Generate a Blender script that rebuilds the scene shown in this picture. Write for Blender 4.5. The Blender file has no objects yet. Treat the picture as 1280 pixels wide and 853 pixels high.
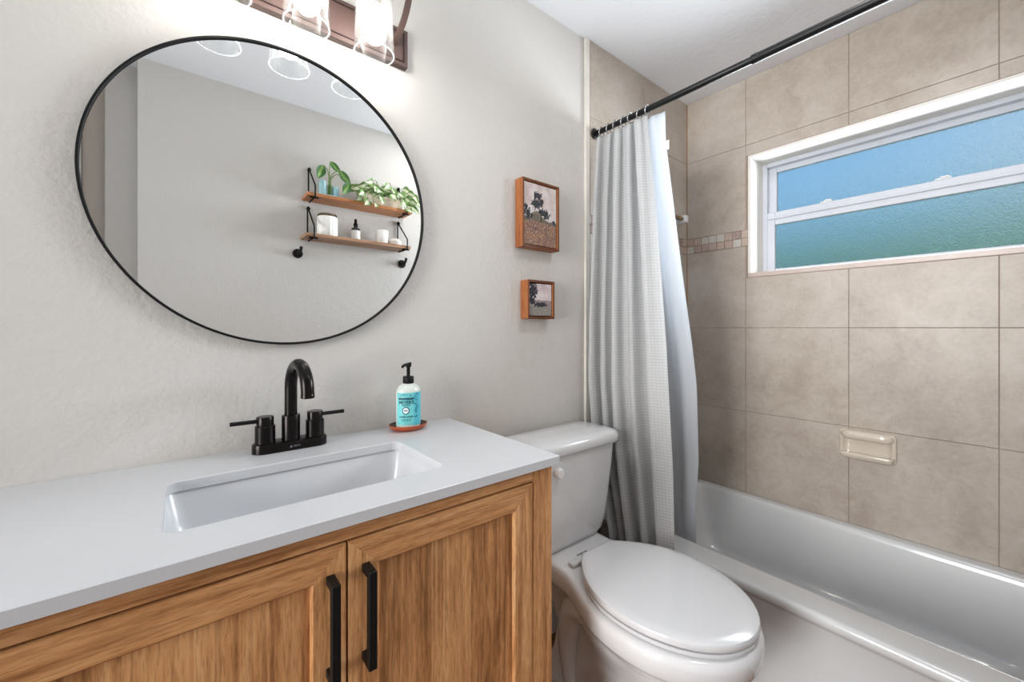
import bpy, bmesh, math, random
from math import sin, cos, pi, radians, sqrt
from mathutils import Vector, Matrix, noise

random.seed(7)
S = bpy.context.scene
COL = S.collection

# ------------------------------------------------------------------ camera
cam = bpy.data.cameras.new('camera')
cam.sensor_width = 36.0
cam.lens = 509.0 * 36.0 / 1280.0
cam.shift_y = -16.5 / 1280.0
cam.clip_start = 0.01
camo = bpy.data.objects.new('camera', cam)
COL.objects.link(camo)
camo.location = (0.0, -1.18, 1.171)
camo.rotation_euler = (radians(90), 0, radians(-38.85))
S.camera = camo

# ------------------------------------------------------------------ view, world
S.view_settings.view_transform = 'Standard'
S.view_settings.look = 'None'
S.view_settings.gamma = 1.0
S.view_settings.use_curve_mapping = False
S.view_settings.exposure = 0.06

BULB = 34.0
FILL_W = 94.0
CEIL_FILL_W = 5.0
DAY_W = 20.0
CEIL = 2.426

w = bpy.data.worlds.new('sky')
S.world = w
w.use_nodes = True
nt = w.node_tree
nt.nodes.clear()
out = nt.nodes.new('ShaderNodeOutputWorld')
bg = nt.nodes.new('ShaderNodeBackground')
tc = nt.nodes.new('ShaderNodeTexCoord')
sep = nt.nodes.new('ShaderNodeSeparateXYZ')
rampz = nt.nodes.new('ShaderNodeValToRGB')
e = rampz.color_ramp.elements
e[0].position = 0.0; e[0].color = (0.34, 0.56, 0.70, 1)
e[1].position = 0.5; e[1].color = (0.16, 0.45, 0.86, 1)
rampy = nt.nodes.new('ShaderNodeMapRange')
rampy.inputs['From Min'].default_value = 0.12
rampy.inputs['From Max'].default_value = -0.16
mixw = nt.nodes.new('ShaderNodeMix'); mixw.data_type = 'RGBA'
mixw.inputs['B'].default_value = (0.62, 0.72, 0.74, 1)
mixf = nt.nodes.new('ShaderNodeMath'); mixf.operation = 'MULTIPLY'; mixf.inputs[1].default_value = 0.8
nt.links.new(tc.outputs['Generated'], sep.inputs[0])
nt.links.new(sep.outputs['Z'], rampz.inputs[0])
nt.links.new(sep.outputs['Y'], rampy.inputs['Value'])
nt.links.new(rampy.outputs[0], mixf.inputs[0])
nt.links.new(mixf.outputs[0], mixw.inputs['Factor'])
nt.links.new(rampz.outputs[0], mixw.inputs['A'])
nt.links.new(mixw.outputs['Result'], bg.inputs['Color'])
bg.inputs['Strength'].default_value = 1.0
nt.links.new(bg.outputs[0], out.inputs[0])

def area(name, loc, rot, sx, sy, power, color, spread=180):
    l = bpy.data.lights.new(name, 'AREA'); l.shape = 'RECTANGLE'
    l.spread = radians(spread); l.size = sx; l.size_y = sy; l.energy = power; l.color = color
    o = bpy.data.objects.new(name, l); COL.objects.link(o)
    o.location = loc; o.rotation_euler = rot
    return o

# fill light added out of view, reaching the room through the left opening
area('left_fill_light', (-3.3, -1.0, 1.5), (0, radians(-90), 0), 1.8, 1.6, FILL_W, (1.0, 0.985, 0.965), 120)
# daylight that the frosted window spreads into the room
area('window_daylight', (2.325, -0.80, 1.73), (0, radians(90), 0), 0.54, 0.85, DAY_W, (0.86, 0.94, 1.0), 105)

# fill light added under the ceiling, unseen, right of the camera
area('ceiling_fill_light', (1.22, -1.0, CEIL - 0.004), (0, 0, 0), 0.24, 0.24, CEIL_FILL_W, (1.0, 0.985, 0.97))

# ------------------------------------------------------------------ dimensions
CZ = 2.426; FZ = -0.055; XW = 2.205; XL = -1.15; YF = -1.40
CT = 0.874

# ------------------------------------------------------------------ helpers
def lin(c):
    c = c / 255.0
    return c / 12.92 if c <= 0.04045 else ((c + 0.055) / 1.055) ** 2.4
def rgb(r, g, b):
    return (lin(r), lin(g), lin(b), 1.0)

class N:
    """small node helper on one material"""
    def __init__(self, name):
        self.m = bpy.data.materials.new(name); self.m.use_nodes = True
        self.t = self.m.node_tree; self.t.nodes.clear()
        self.out = self.t.nodes.new('ShaderNodeOutputMaterial')
    def n(self, typ, **kw):
        x = self.t.nodes.new(typ)
        for k, v in kw.items():
            if hasattr(x, k): setattr(x, k, v)
        return x
    def l(self, a, b): self.t.links.new(a, b)
    def bsdf(self, color=None, rough=0.5, metal=0.0, coat=0.0, spec=0.5, trans=0.0, ior=1.5, sss=0.0):
        b = self.n('ShaderNodeBsdfPrincipled')
        if color is not None: b.inputs['Base Color'].default_value = color
        b.inputs['Roughness'].default_value = rough
        b.inputs['Metallic'].default_value = metal
        b.inputs['Coat Weight'].default_value = coat
        b.inputs['Coat Roughness'].default_value = 0.05
        b.inputs['Specular IOR Level'].default_value = spec
        b.inputs['Transmission Weight'].default_value = trans
        b.inputs['IOR'].default_value = ior
        self.l(b.outputs[0], self.out.inputs['Surface'])
        self.b = b
        return b
    def coords(self, scale=(1, 1, 1), kind='Object', rot=(0, 0, 0)):
        t = self.n('ShaderNodeTexCoord'); mp = self.n('ShaderNodeMapping')
        mp.inputs['Scale'].default_value = scale
        mp.inputs['Rotation'].default_value = rot
        self.l(t.outputs[kind], mp.inputs[0])
        return mp.outputs[0]
    def noise(self, vec, scale=5, detail=4, rough=0.5, dist=0.0):
        x = self.n('ShaderNodeTexNoise')
        x.inputs['Scale'].default_value = scale; x.inputs['Detail'].default_value = detail
        x.inputs['Roughness'].default_value = rough; x.inputs['Distortion'].default_value = dist
        if vec is not None: self.l(vec, x.inputs['Vector'])
        return x.outputs['Fac']
    def ramp(self, fac, stops):
        r = self.n('ShaderNodeValToRGB'); el = r.color_ramp.elements
        while len(el) < len(stops): el.new(0.5)
        for i, (p, c) in enumerate(stops):
            el[i].position = p; el[i].color = c
        self.l(fac, r.inputs[0])
        return r.outputs[0]
    def bump(self, h, strength=0.2, dist=0.01):
        x = self.n('ShaderNodeBump'); x.inputs['Strength'].default_value = strength
        x.inputs['Distance'].default_value = dist
        self.l(h, x.inputs['Height']); self.l(x.outputs[0], self.b.inputs['Normal'])
    def math(self, op, a, b=None):
        x = self.n('ShaderNodeMath'); x.operation = op
        for i, v in enumerate((a, b)):
            if v is None: continue
            if isinstance(v, (int, float)): x.inputs[i].default_value = v
            else: self.l(v, x.inputs[i])
        return x.outputs[0]
    def mix(self, fac, a, b, mode='MIX'):
        x = self.n('ShaderNodeMix'); x.data_type = 'RGBA'; x.blend_type = mode
        for s, v in (('Factor', fac), ('A', a), ('B', b)):
            if isinstance(v, (int, float)): x.inputs[s].default_value = v
            elif isinstance(v, tuple): x.inputs[s].default_value = v
            else: self.l(v, x.inputs[s])
        return x.outputs['Result']

def plain(name, color, rough=0.5, metal=0.0, coat=0.0, var=0.06, spec=0.5):
    n = N(name); b = n.bsdf(color, rough, metal, coat, spec)
    f = n.noise(n.coords(), 14, 3)
    d = tuple(c * (1 - var) for c in color[:3]) + (1,)
    n.l(n.ramp(f, [(0.3, d), (0.7, color)]), b.inputs['Base Color'])
    return n.m

def paint(name, color, bump=0.25, scale=95):
    n = N(name); b = n.bsdf(color, 0.75, spec=0.25)
    v = n.coords()
    f1 = n.noise(v, scale, 3, 0.55); f2 = n.noise(v, scale * 0.35, 2, 0.5)
    n.bump(n.math('ADD', f1, f2), bump, 0.006)
    return n.m

def wood(name, dark, mid, light, axis='Z', scale=1.0, plank=0.0, rough=0.45, seed=0.0):
    n = N(name); b = n.bsdf(mid, rough, spec=0.35)
    sc = {'X': (0.09, 1, 1), 'Y': (1, 0.09, 1), 'Z': (1, 1, 0.09)}[axis]
    t = n.n('ShaderNodeTexCoord')
    off = n.n('ShaderNodeVectorMath'); off.operation = 'ADD'; off.inputs[1].default_value = (seed, seed * .7, seed * .3)
    n.l(t.outputs['Object'], off.inputs[0])
    vec = off.outputs[0]
    tone = None
    if plank:
        sp = n.n('ShaderNodeSeparateXYZ'); n.l(vec, sp.inputs[0])
        cell = n.math('FLOOR', n.math('DIVIDE', sp.outputs['X'], plank))
        wn = n.n('ShaderNodeTexWhiteNoise'); wn.noise_dimensions = '1D'; n.l(cell, wn.inputs['W'])
        tone = wn.outputs['Value']
        add = n.n('ShaderNodeVectorMath'); add.operation = 'ADD'
        cmb = n.n('ShaderNodeCombineXYZ'); n.l(n.math('MULTIPLY', tone, 3.0), cmb.inputs['Z'])
        n.l(vec, add.inputs[0]); n.l(cmb.outputs[0], add.inputs[1]); vec = add.outputs[0]
    mp = n.n('ShaderNodeMapping'); mp.inputs['Scale'].default_value = tuple(s * scale for s in sc)
    n.l(vec, mp.inputs[0]); v = mp.outputs[0]
    big = n.noise(v, 16, 4, 0.6, 1.6)
    fine = n.noise(v, 130, 5, 0.65, 0.3)
    pores = n.noise(v, 420, 2, 0.5)
    f = n.math('ADD', n.math('MULTIPLY', big, 0.52), n.math('MULTIPLY', fine, 0.48))
    if tone is not None:
        f = n.math('ADD', n.math('MULTIPLY', f, 0.86), n.math('MULTIPLY', tone, 0.12))
    c = n.ramp(f, [(0.33, dark), (0.50, mid), (0.66, light)])
    pf = n.ramp(pores, [(0.34, (0.62, 0.55, 0.5, 1)), (0.5, (1, 1, 1, 1))])
    c = n.mix(0.6, c, pf, 'MULTIPLY')
    mp2 = n.n('ShaderNodeMapping'); mp2.inputs['Scale'].default_value = tuple((0.25 if k < 0.5 else 1.0) * k * scale for k in sc)
    n.l(vec, mp2.inputs[0])
    st = n.noise(mp2.outputs[0], 95, 3, 0.6, 0.2)
    c = n.mix(0.75, c, n.ramp(st, [(0.36, (0.60, 0.52, 0.46, 1)), (0.48, (1, 1, 1, 1))]), 'MULTIPLY')
    n.l(c, b.inputs['Base Color'])
    n.bump(fine, 0.12, 0.002)
    return n.m

M = {}
M['wall'] = paint('wall_paint', rgb(201, 197, 193), 0.30, 80)
M['ceil'] = paint('ceiling_paint', rgb(230, 231, 235), 0.22, 60)
M['white_trim'] = plain('white_trim_paint', rgb(228, 228, 226), 0.4)
M['taupe'] = paint('recess_taupe', rgb(196, 186, 176), 0.15)
M['white_ceramic'] = plain('white_porcelain', rgb(222, 223, 225), 0.12, coat=0.6, var=0.015)
M['tub'] = plain('white_tub_enamel', rgb(208, 209, 210), 0.16, coat=0.5, var=0.015)
M['sink'] = plain('white_sink_ceramic', rgb(204, 205, 208), 0.28, coat=0.25, var=0.02)
M['seat'] = plain('white_seat_plastic', rgb(214, 215, 218), 0.18, coat=0.3, var=0.01)
M['quartz'] = plain('white_quartz', rgb(196, 197, 200), 0.25, var=0.02)
M['beige_ceramic'] = plain('beige_ceramic', rgb(206, 194, 180), 0.15, coat=0.5, var=0.03)
M['black_metal'] = plain('black_metal', rgb(22, 22, 24), 0.35, metal=0.3, var=0.15)
M['matte_black'] = plain('matte_black', rgb(10, 10, 11), 0.5, var=0.1, spec=0.25)
M['bronze_black'] = plain('black_bronze', rgb(30, 26, 25), 0.26, metal=0.75, var=0.2)
M['gloss_black'] = plain('black_tube', rgb(14, 14, 16), 0.42, var=0.1, spec=0.35)
M['chrome'] = plain('brushed_steel', rgb(176, 178, 180), 0.25, metal=0.9, var=0.05)
M['brass'] = plain('dull_brass', rgb(150, 128, 92), 0.4, metal=0.6, var=0.2)
M['grey_plastic'] = plain('grey_plastic', rgb(90, 90, 90), 0.4)
M['wh_plastic'] = plain('white_plastic', rgb(235, 235, 235), 0.3, var=0.02)
M['vinyl'] = plain('white_vinyl', rgb(196, 200, 209), 0.35, var=0.02)
M['reveal'] = paint('window_reveal_paint', rgb(226, 223, 218), 0.08, 40)
M['sill_stone'] = plain('pinkish_stone', rgb(196, 180, 172), 0.3, var=0.15)
M['bronze'] = plain('reddish_bronze', rgb(84, 65, 61), 0.5, metal=0.1, var=0.12)
M['bronze_dark'] = plain('dark_bronze', rgb(48, 34, 32), 0.4, metal=0.3, var=0.15)
M['terracotta'] = plain('terracotta_glaze', rgb(186, 84, 44), 0.3, var=0.2)
M['saucer_in'] = plain('dark_glaze', rgb(86, 66, 56), 0.25, var=0.4)
M['label_teal'] = plain('aqua_label', rgb(112, 202, 204), 0.4, var=0.03)
M['label_blue'] = plain('aqua_blue_label', rgb(92, 196, 214), 0.4, var=0.08)
M['ink'] = plain('dark_teal_ink', rgb(16, 84, 98), 0.5, var=0.05)
M['ink2'] = plain('mid_teal_ink', rgb(52, 140, 156), 0.5, var=0.05)
M['white_ink'] = plain('white_ink', rgb(236, 240, 244), 0.5, var=0.02)
M['black_ink'] = plain('black_ink', rgb(30, 30, 30), 0.5)
M['grey_ink'] = plain('pale_grey_ink', rgb(140, 142, 146), 0.5)
M['grout'] = plain('grout', rgb(158, 142, 130), 0.8, var=0.15)
M['caulk'] = plain('white_caulk', rgb(214, 208, 200), 0.5, var=0.08)
M['brown_grout'] = plain('brown_corner_grout', rgb(156, 126, 98), 0.8, var=0.25)
M['blue_glaze'] = plain('pale_blue_glaze', rgb(158, 202, 210), 0.25, var=0.08)
M['stem'] = plain('stem_green', rgb(120, 150, 80), 0.5, var=0.2)
M['soil'] = plain('dark_soil', rgb(52, 42, 34), 0.9, var=0.3)
M['amber'] = plain('dark_amber_glass', rgb(52, 48, 52), 0.1, var=0.1, coat=0.5)
M['paper'] = plain('white_paper', rgb(232, 230, 226), 0.6, var=0.03)
M['candle'] = plain('white_candle_ceramic', rgb(236, 234, 230), 0.3, var=0.02)
M['wax'] = plain('cream_soap', rgb(236, 226, 212), 0.5, var=0.05)
M['lid_metal'] = plain('dark_brass_lid', rgb(120, 104, 78), 0.3, metal=0.8, var=0.4)
M['gap'] = plain('dark_gap', rgb(26, 18, 12), 0.9)

WD, WM, WL = rgb(146, 98, 59), rgb(206, 150, 99), rgb(226, 180, 130)
M['oak_v'] = wood('oak_vertical_grain', WD, WM, WL, 'Z', 1.0)
M['oak_h'] = wood('oak_horizontal_grain', WD, rgb(196, 141, 92), rgb(218, 169, 120), 'X', 1.0, seed=3.1)
M['oak_panel'] = wood('oak_board_panel', WD, WM, WL, 'Z', 1.0, plank=0.088, seed=5.3)
M['shelf_wood'] = wood('warm_shelf_wood', rgb(150, 92, 52), rgb(190, 128, 82), rgb(214, 158, 110), 'X', 1.2)
M['shelf_wood2'] = wood('pale_shelf_wood', rgb(140, 104, 80), rgb(172, 134, 106), rgb(196, 160, 132), 'X', 1.2, seed=2)
M['frame_wood'] = wood('lit_frame_wood', rgb(122, 70, 36), rgb(158, 96, 54), rgb(176, 116, 70), 'Z', 2.0)  # frame sides: light from the left put into the wood colour
M['frame_shaded'] = wood('shaded_frame_wood', rgb(70, 36, 18), rgb(104, 58, 30), rgb(132, 78, 44), 'Z', 2.0)  # frame front: shaded tone put into the wood colour
M['box_wood'] = wood('whitewashed_wood', rgb(190, 172, 150), rgb(214, 200, 180), rgb(230, 220, 204), 'X', 2.0)
M['floor_wood'] = wood('wood_plank_floor', rgb(96, 64, 42), rgb(136, 94, 62), rgb(164, 120, 84), 'Y', 1.0, plank=0.15)

def tile_mat(name, a, b_, c_):
    n = N(name); b = n.bsdf(a, 0.34, spec=0.4)
    v = n.coords()
    big = n.noise(v, 2.6, 3, 0.6, 0.4); mid = n.noise(v, 14, 6, 0.72, 0.6); fine = n.noise(v, 70, 4, 0.7)
    f = n.math('ADD', n.math('MULTIPLY', big, 0.5), n.math('ADD', n.math('MULTIPLY', mid, 0.32), n.math('MULTIPLY', fine, 0.18)))
    n.l(n.ramp(f, [(0.36, a), (0.50, b_), (0.64, c_)]), b.inputs['Base Color'])
    n.bump(mid, 0.06, 0.003)
    return n.m
M['tile'] = tile_mat('beige_stone_tile', rgb(156, 144, 133), rgb(175, 164, 153), rgb(190, 181, 173))
M['mos_a'] = tile_mat('mosaic_tan', rgb(160, 140, 126), rgb(178, 159, 146), rgb(190, 174, 162))
M['mos_b'] = tile_mat('mosaic_cream', rgb(180, 172, 163), rgb(190, 184, 176), rgb(198, 193, 187))
M['mos_c'] = tile_mat('mosaic_rose', rgb(146, 122, 114), rgb(170, 150, 143), rgb(186, 170, 164))
def swirl():
    n = N('mosaic_swirl'); b = n.bsdf(rgb(180, 160, 148), 0.4)
    f = n.noise(n.coords(), 60, 3, 0.6, 3.0)
    n.l(n.ramp(f, [(0.40, rgb(116, 94, 88)), (0.52, rgb(172, 156, 146)), (0.65, rgb(188, 176, 168))]), b.inputs['Base Color'])
    return n.m
M['mos_d'] = swirl()

def waffle():
    n = N('white_waffle_fabric'); b = n.bsdf(rgb(232, 232, 232), 0.85, spec=0.1)
    v = n.coords((1, 1, 1), 'UV')
    sp = n.n('ShaderNodeSeparateXYZ'); n.l(v, sp.inputs[0])
    a = n.math('SINE', n.math('MULTIPLY', sp.outputs['X'], 2 * pi / 0.013))
    c = n.math('SINE', n.math('MULTIPLY', sp.outputs['Y'], 2 * pi / 0.011))
    h = n.math('MAXIMUM', n.math('MULTIPLY', a, 0.55), c)
    n.bump(h, 0.4, 0.0012)
    n.l(n.ramp(h, [(0.0, rgb(214, 215, 216)), (0.9, rgb(231, 231, 231))]), b.inputs['Base Color'])
    tr = n.n('ShaderNodeBsdfTranslucent'); tr.inputs['Color'].default_value = (0.8, 0.8, 0.8, 1)
    ms = n.n('ShaderNodeMixShader'); ms.inputs[0].default_value = 0.12
    n.l(b.outputs[0], ms.inputs[1]); n.l(tr.outputs[0], ms.inputs[2]); n.l(ms.outputs[0], n.out.inputs['Surface'])
    return n.m
M['waffle'] = waffle()
def liner_mat():
    n = N('smooth_white_liner'); b = n.bsdf(rgb(200, 203, 208), 0.6, spec=0.2)
    f = n.noise(n.coords(), 30, 2); n.bump(f, 0.05, 0.002)
    tr = n.n('ShaderNodeBsdfTranslucent'); tr.inputs['Color'].default_value = (0.82, 0.86, 0.9, 1)
    ms = n.n('ShaderNodeMixShader'); ms.inputs[0].default_value = 0.15
    n.l(b.outputs[0], ms.inputs[1]); n.l(tr.outputs[0], ms.inputs[2]); n.l(ms.outputs[0], n.out.inputs['Surface'])
    return n.m
M['liner'] = liner_mat()

def mirror_mat():
    n = N('mirror_silver'); b = n.bsdf((0.86, 0.87, 0.87, 1), 0.0, metal=1.0)
    return n.m
M['mirror'] = mirror_mat()

def thin_glass(name, tint=(0.97, 0.98, 0.98, 1), seeds=True, milk=0.0):
    n = N(name)
    t = n.n('ShaderNodeBsdfTransparent'); t.inputs[0].default_value = tint
    g = n.n('ShaderNodeBsdfGlossy'); g.inputs['Roughness'].default_value = 0.05
    lw = n.n('ShaderNodeLayerWeight'); lw.inputs[0].default_value = 0.35
    ms = n.n('ShaderNodeMixShader')
    if seeds:
        f = n.noise(n.coords((1, 1, 0.4)), 60, 3, 0.6)
        bp = n.n('ShaderNodeBump'); bp.inputs['Strength'].default_value = 0.2; bp.inputs['Distance'].default_value = 0.002
        n.l(f, bp.inputs['Height']); n.l(bp.outputs[0], g.inputs['Normal']); n.l(bp.outputs[0], lw.inputs['Normal'])
    n.l(n.math('MULTIPLY', n.math('POWER', lw.outputs['Facing'], 2.6), 0.7), ms.inputs[0])
    n.l(t.outputs[0], ms.inputs[1]); n.l(g.outputs[0], ms.inputs[2])
    if milk:
        tl = n.n('ShaderNodeBsdfTranslucent'); tl.inputs[0].default_value = (0.9, 0.9, 0.9, 1)
        m2 = n.n('ShaderNodeMixShader'); m2.inputs[0].default_value = milk
        n.l(ms.outputs[0], m2.inputs[1]); n.l(tl.outputs[0], m2.inputs[2]); n.l(m2.outputs[0], n.out.inputs['Surface'])
    else:
        n.l(ms.outputs[0], n.out.inputs['Surface'])
    return n.m
M['shade_glass'] = thin_glass('clear_seeded_glass', milk=0.035)
M['shade_rim'] = thin_glass('thick_glass_rim', (0.9, 0.9, 0.9, 1), False, 0.45)
M['vial_glass'] = thin_glass('clear_vial_glass', (0.85, 0.92, 0.88, 1), False)

def frosted():
    n = N('frosted_window_glass')
    b = n.bsdf((0.96, 0.99, 1.0, 1), 0.30, trans=1.0, ior=1.25)
    f = n.noise(n.coords(), 260, 2, 0.6); f2 = n.noise(n.coords(), 120, 2, 0.5)
    n.bump(n.math('ADD', f, f2), 0.9, 0.004)
    return n.m
M['frosted'] = frosted()

def bulb_mat():
    n = N('lit_frosted_bulb')
    em = n.n('ShaderNodeEmission'); em.inputs['Color'].default_value = (1.0, 0.96, 0.90, 1)
    em.inputs['Strength'].default_value = BULB
    n.l(em.outputs[0], n.out.inputs['Surface'])
    return n.m
M['bulb'] = bulb_mat()

def soap_mat():
    n = N('cloudy_soap_bottle'); b = n.bsdf(rgb(214, 222, 216), 0.2, coat=0.3)
    f = n.noise(n.coords(), 20, 2)
    n.l(n.ramp(f, [(0.3, rgb(204, 214, 208)), (0.7, rgb(222, 226, 220))]), b.inputs['Base Color'])
    return n.m
M['soap'] = soap_mat()

def leaf_mat(name, base, pale, amount):
    n = N(name); b = n.bsdf(base, 0.4, spec=0.4)
    v = n.coords((1, 1, 1), 'UV')
    sp = n.n('ShaderNodeSeparateXYZ'); n.l(v, sp.inputs[0])
    mid = n.math('ABSOLUTE', n.math('SUBTRACT', sp.outputs['X'], 0.5))
    nz = n.noise(n.coords(), 45, 3, 0.6)
    f = n.math('ADD', n.math('MULTIPLY', mid, 1.6), n.math('MULTIPLY', nz, amount))
    n.l(n.ramp(f, [(0.36, pale), (0.58, base), (0.8, base)]), b.inputs['Base Color'])
    return n.m
M['leaf'] = leaf_mat('green_leaf', rgb(58, 108, 48), rgb(130, 168, 84), 0.5)
M['leaf_var'] = leaf_mat('variegated_leaf', rgb(112, 148, 84), rgb(234, 238, 208), 0.40)
def hedge_mat():
    n = N('hedge_foliage'); b = n.bsdf(rgb(80, 110, 60), 0.8)
    f = n.noise(n.coords(), 9, 5, 0.7)
    n.l(n.ramp(f, [(0.35, rgb(92, 140, 104)), (0.65, rgb(176, 206, 150))]), b.inputs['Base Color'])
    return n.m
M['hedge'] = hedge_mat()

def vcol(name):
    n = N(name); b = n.bsdf(None, 0.7, spec=0.2)
    a = n.n('ShaderNodeVertexColor'); a.layer_name = 'Col'
    f = n.noise(n.coords(), 160, 3, 0.6)
    n.l(n.mix(0.35, a.outputs['Color'], n.ramp(f, [(0.3, (0.7, 0.7, 0.7, 1)), (0.7, (1, 1, 1, 1))]), 'MULTIPLY'), b.inputs['Base Color'])
    return n.m
M['canvas'] = vcol('painted_canvas')

# ---- geometry
WL_ = {}
def world_loc(o):
    p = Vector((0, 0, 0))
    while o is not None:
        p += o.location; o = o.parent
    return p

def thing(name, label, cat, loc=(0, 0, 0), group=None):
    o = bpy.data.objects.new(name, None); COL.objects.link(o)
    o.empty_display_size = 0.05
    o.location = loc
    if label: o['label'] = label
    if cat: o['category'] = cat
    if group: o['group'] = group
    return o

def obj(name, bm, mat, parent=None, smooth=None, origin=None, label=None):
    """bm is in world coordinates; the object's origin goes to its parent's origin (or to origin)"""
    me = bpy.data.meshes.new(name)
    base = Vector(origin) if origin is not None else (world_loc(parent) if parent else Vector((0, 0, 0)))
    bmesh.ops.recalc_face_normals(bm, faces=bm.faces)
    bm.transform(Matrix.Translation(-base))
    bm.to_mesh(me); bm.free()
    mats = mat if isinstance(mat, (list, tuple)) else [mat]
    for m in mats: me.materials.append(m)
    if smooth is not None:
        me.shade_smooth()
        me.set_sharp_from_angle(angle=radians(smooth))
    o = bpy.data.objects.new(name, me); COL.objects.link(o)
    if parent is not None:
        o.parent = parent; o.location = base - world_loc(parent)
    else:
        o.location = base
    if label: o['label'] = label
    return o

def tag(o, label, cat, group=None):
    o['label'] = label; o['category'] = cat
    if group: o['group'] = group
    return o

def struct(name, bm, mat, parent=None, smooth=None, label=None, cat=None):
    o = obj(name, bm, mat, parent, smooth)
    if parent is None:
        o['kind'] = 'structure'
        if label: o['label'] = label
        if cat: o['category'] = cat
    return o

def box(bm, x0, x1, y0, y1, z0, z1, bev=0.0, seg=2, mi=0):
    c = Vector(((x0 + x1) / 2, (y0 + y1) / 2, (z0 + z1) / 2))
    r = bmesh.ops.create_cube(bm, size=1.0)
    vs = r['verts']
    for v in vs:
        v.co = Vector((v.co.x * abs(x1 - x0), v.co.y * abs(y1 - y0), v.co.z * abs(z1 - z0))) + c
    fs = set(f for v in vs for f in v.link_faces)
    for f in fs: f.material_index = mi
    if bev:
        es = list(set(ed for v in vs for ed in v.link_edges))
        r = bmesh.ops.bevel(bm, geom=es, offset=bev, segments=seg, affect='EDGES', profile=0.5)
        for f in r['faces']: f.material_index = mi
    return bm

def nb(): return bmesh.new()

def bxo(*a, **k):
    bm = nb(); box(bm, *a, **k); return bm

def loft(bm, rings, cap0=True, cap1=True, closed=True, mi=0):
    R = [[bm.verts.new(p) for p in r] for r in rings]
    n = len(rings[0])
    for a, b in zip(R, R[1:]):
        for i in range(n if closed else n - 1):
            j = (i + 1) % n
            try:
                f = bm.faces.new((a[i], a[j], b[j], b[i])); f.material_index = mi
            except ValueError: pass
    for c, r in ((cap0, R[0]), (cap1, R[-1])):
        if c:
            try:
                f = bm.faces.new(r); f.material_index = mi
            except ValueError: pass
    return bm

def rr(x0, x1, y0, y1, r, z, n=6):
    pts = []
    for cx, cy, a0 in ((x1 - r, y1 - r, 0), (x0 + r, y1 - r, 90), (x0 + r, y0 + r, 180), (x1 - r, y0 + r, 270)):
        for k in range(n + 1):
            a = radians(a0 + 90 * k / n)
            pts.append((cx + r * cos(a), cy + r * sin(a), z))
    return pts

def lathe(bm, prof, c, segs=32, mi=0, axis='Z', sx=1.0, sy=1.0):
    """prof: list of (r, h); around axis through c"""
    rings = []
    for r, h in prof:
        ring = []
        for k in range(segs):
            a = 2 * pi * k / segs
            u, v = r * cos(a) * sx, r * sin(a) * sy
            if axis == 'Z': p = (c[0] + u, c[1] + v, c[2] + h)
            elif axis == 'Y': p = (c[0] + u, c[1] + h, c[2] + v)
            else: p = (c[0] + h, c[1] + u, c[2] + v)
            ring.append(p)
        rings.append(ring)
    return loft(bm, rings, True, True, True, mi)

def tube(bm, pts, rad, segs=12, cap=True, mi=0, closed=False):
    P = [Vector(p) for p in pts]
    rads = rad if isinstance(rad, (list, tuple)) else [rad] * len(P)
    n = len(P)
    rings = []
    up = None
    for i in range(n):
        if closed: t = P[(i + 1) % n] - P[i - 1]
        elif i == 0: t = P[1] - P[0]
        elif i == n - 1: t = P[-1] - P[-2]
        else: t = (P[i + 1] - P[i]).normalized() + (P[i] - P[i - 1]).normalized()
        t.normalize()
        if up is None:
            up = Vector((0, 0, 1)) if abs(t.z) < 0.9 else Vector((1, 0, 0))
        a = (up - t * up.dot(t)).normalized()
        up = a
        b = t.cross(a)
        rings.append([P[i] + (a * cos(2 * pi * k / segs) + b * sin(2 * pi * k / segs)) * rads[i] for k in range(segs)])
    if closed: rings.append(rings[0])
    loft(bm, rings, cap and not closed, cap and not closed, True, mi)
    if closed: bmesh.ops.remove_doubles(bm, verts=bm.verts, dist=1e-6)
    return bm

def smooth_path(pts, n=8):
    P = [Vector(p) for p in pts]; out_ = []
    for i in range(len(P) - 1):
        p0 = P[max(i - 1, 0)]; p1 = P[i]; p2 = P[i + 1]; p3 = P[min(i + 2, len(P) - 1)]
        for k in range(n):
            t = k / n
            out_.append(0.5 * ((2 * p1) + (p2 - p0) * t + (2 * p0 - 5 * p1 + 4 * p2 - p3) * t * t + (3 * p1 - p0 - 3 * p2 + p3) * t ** 3))
    out_.append(P[-1]); return out_

def interp(x, xs, ys):
    if x <= xs[0]: return ys[0]
    for a, b, c, d in zip(xs, xs[1:], ys, ys[1:]):
        if x <= b: return c + (d - c) * (x - a) / (b - a)
    return ys[-1]

def prism(bm, poly, z0, z1, mi=0):
    return loft(bm, [[(x, y, z0) for x, y in poly], [(x, y, z1) for x, y in poly]], mi=mi)

def text_bm(s, size, extrude=0.0003, align='CENTER', bold=0.0):
    c = bpy.data.curves.new('t', 'FONT'); c.body = s; c.size = size
    c.align_x = align; c.align_y = 'CENTER'; c.extrude = extrude; c.resolution_u = 2; c.offset = bold
    o = bpy.data.objects.new('t', c); COL.objects.link(o)
    dg = bpy.context.evaluated_depsgraph_get()
    me = bpy.data.meshes.new_from_object(o.evaluated_get(dg))
    bm = nb(); bm.from_mesh(me)
    bpy.data.objects.remove(o); bpy.data.curves.remove(c); bpy.data.meshes.remove(me)
    return bm

def merge(dst, src, mi=None):
    me = bpy.data.meshes.new('tmp'); src.to_mesh(me); src.free()
    k = len(dst.faces)
    dst.from_mesh(me); bpy.data.meshes.remove(me)
    if mi is not None:
        dst.faces.ensure_lookup_table()
        for f in dst.faces[k:]: f.material_index = mi
    return dst

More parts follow.
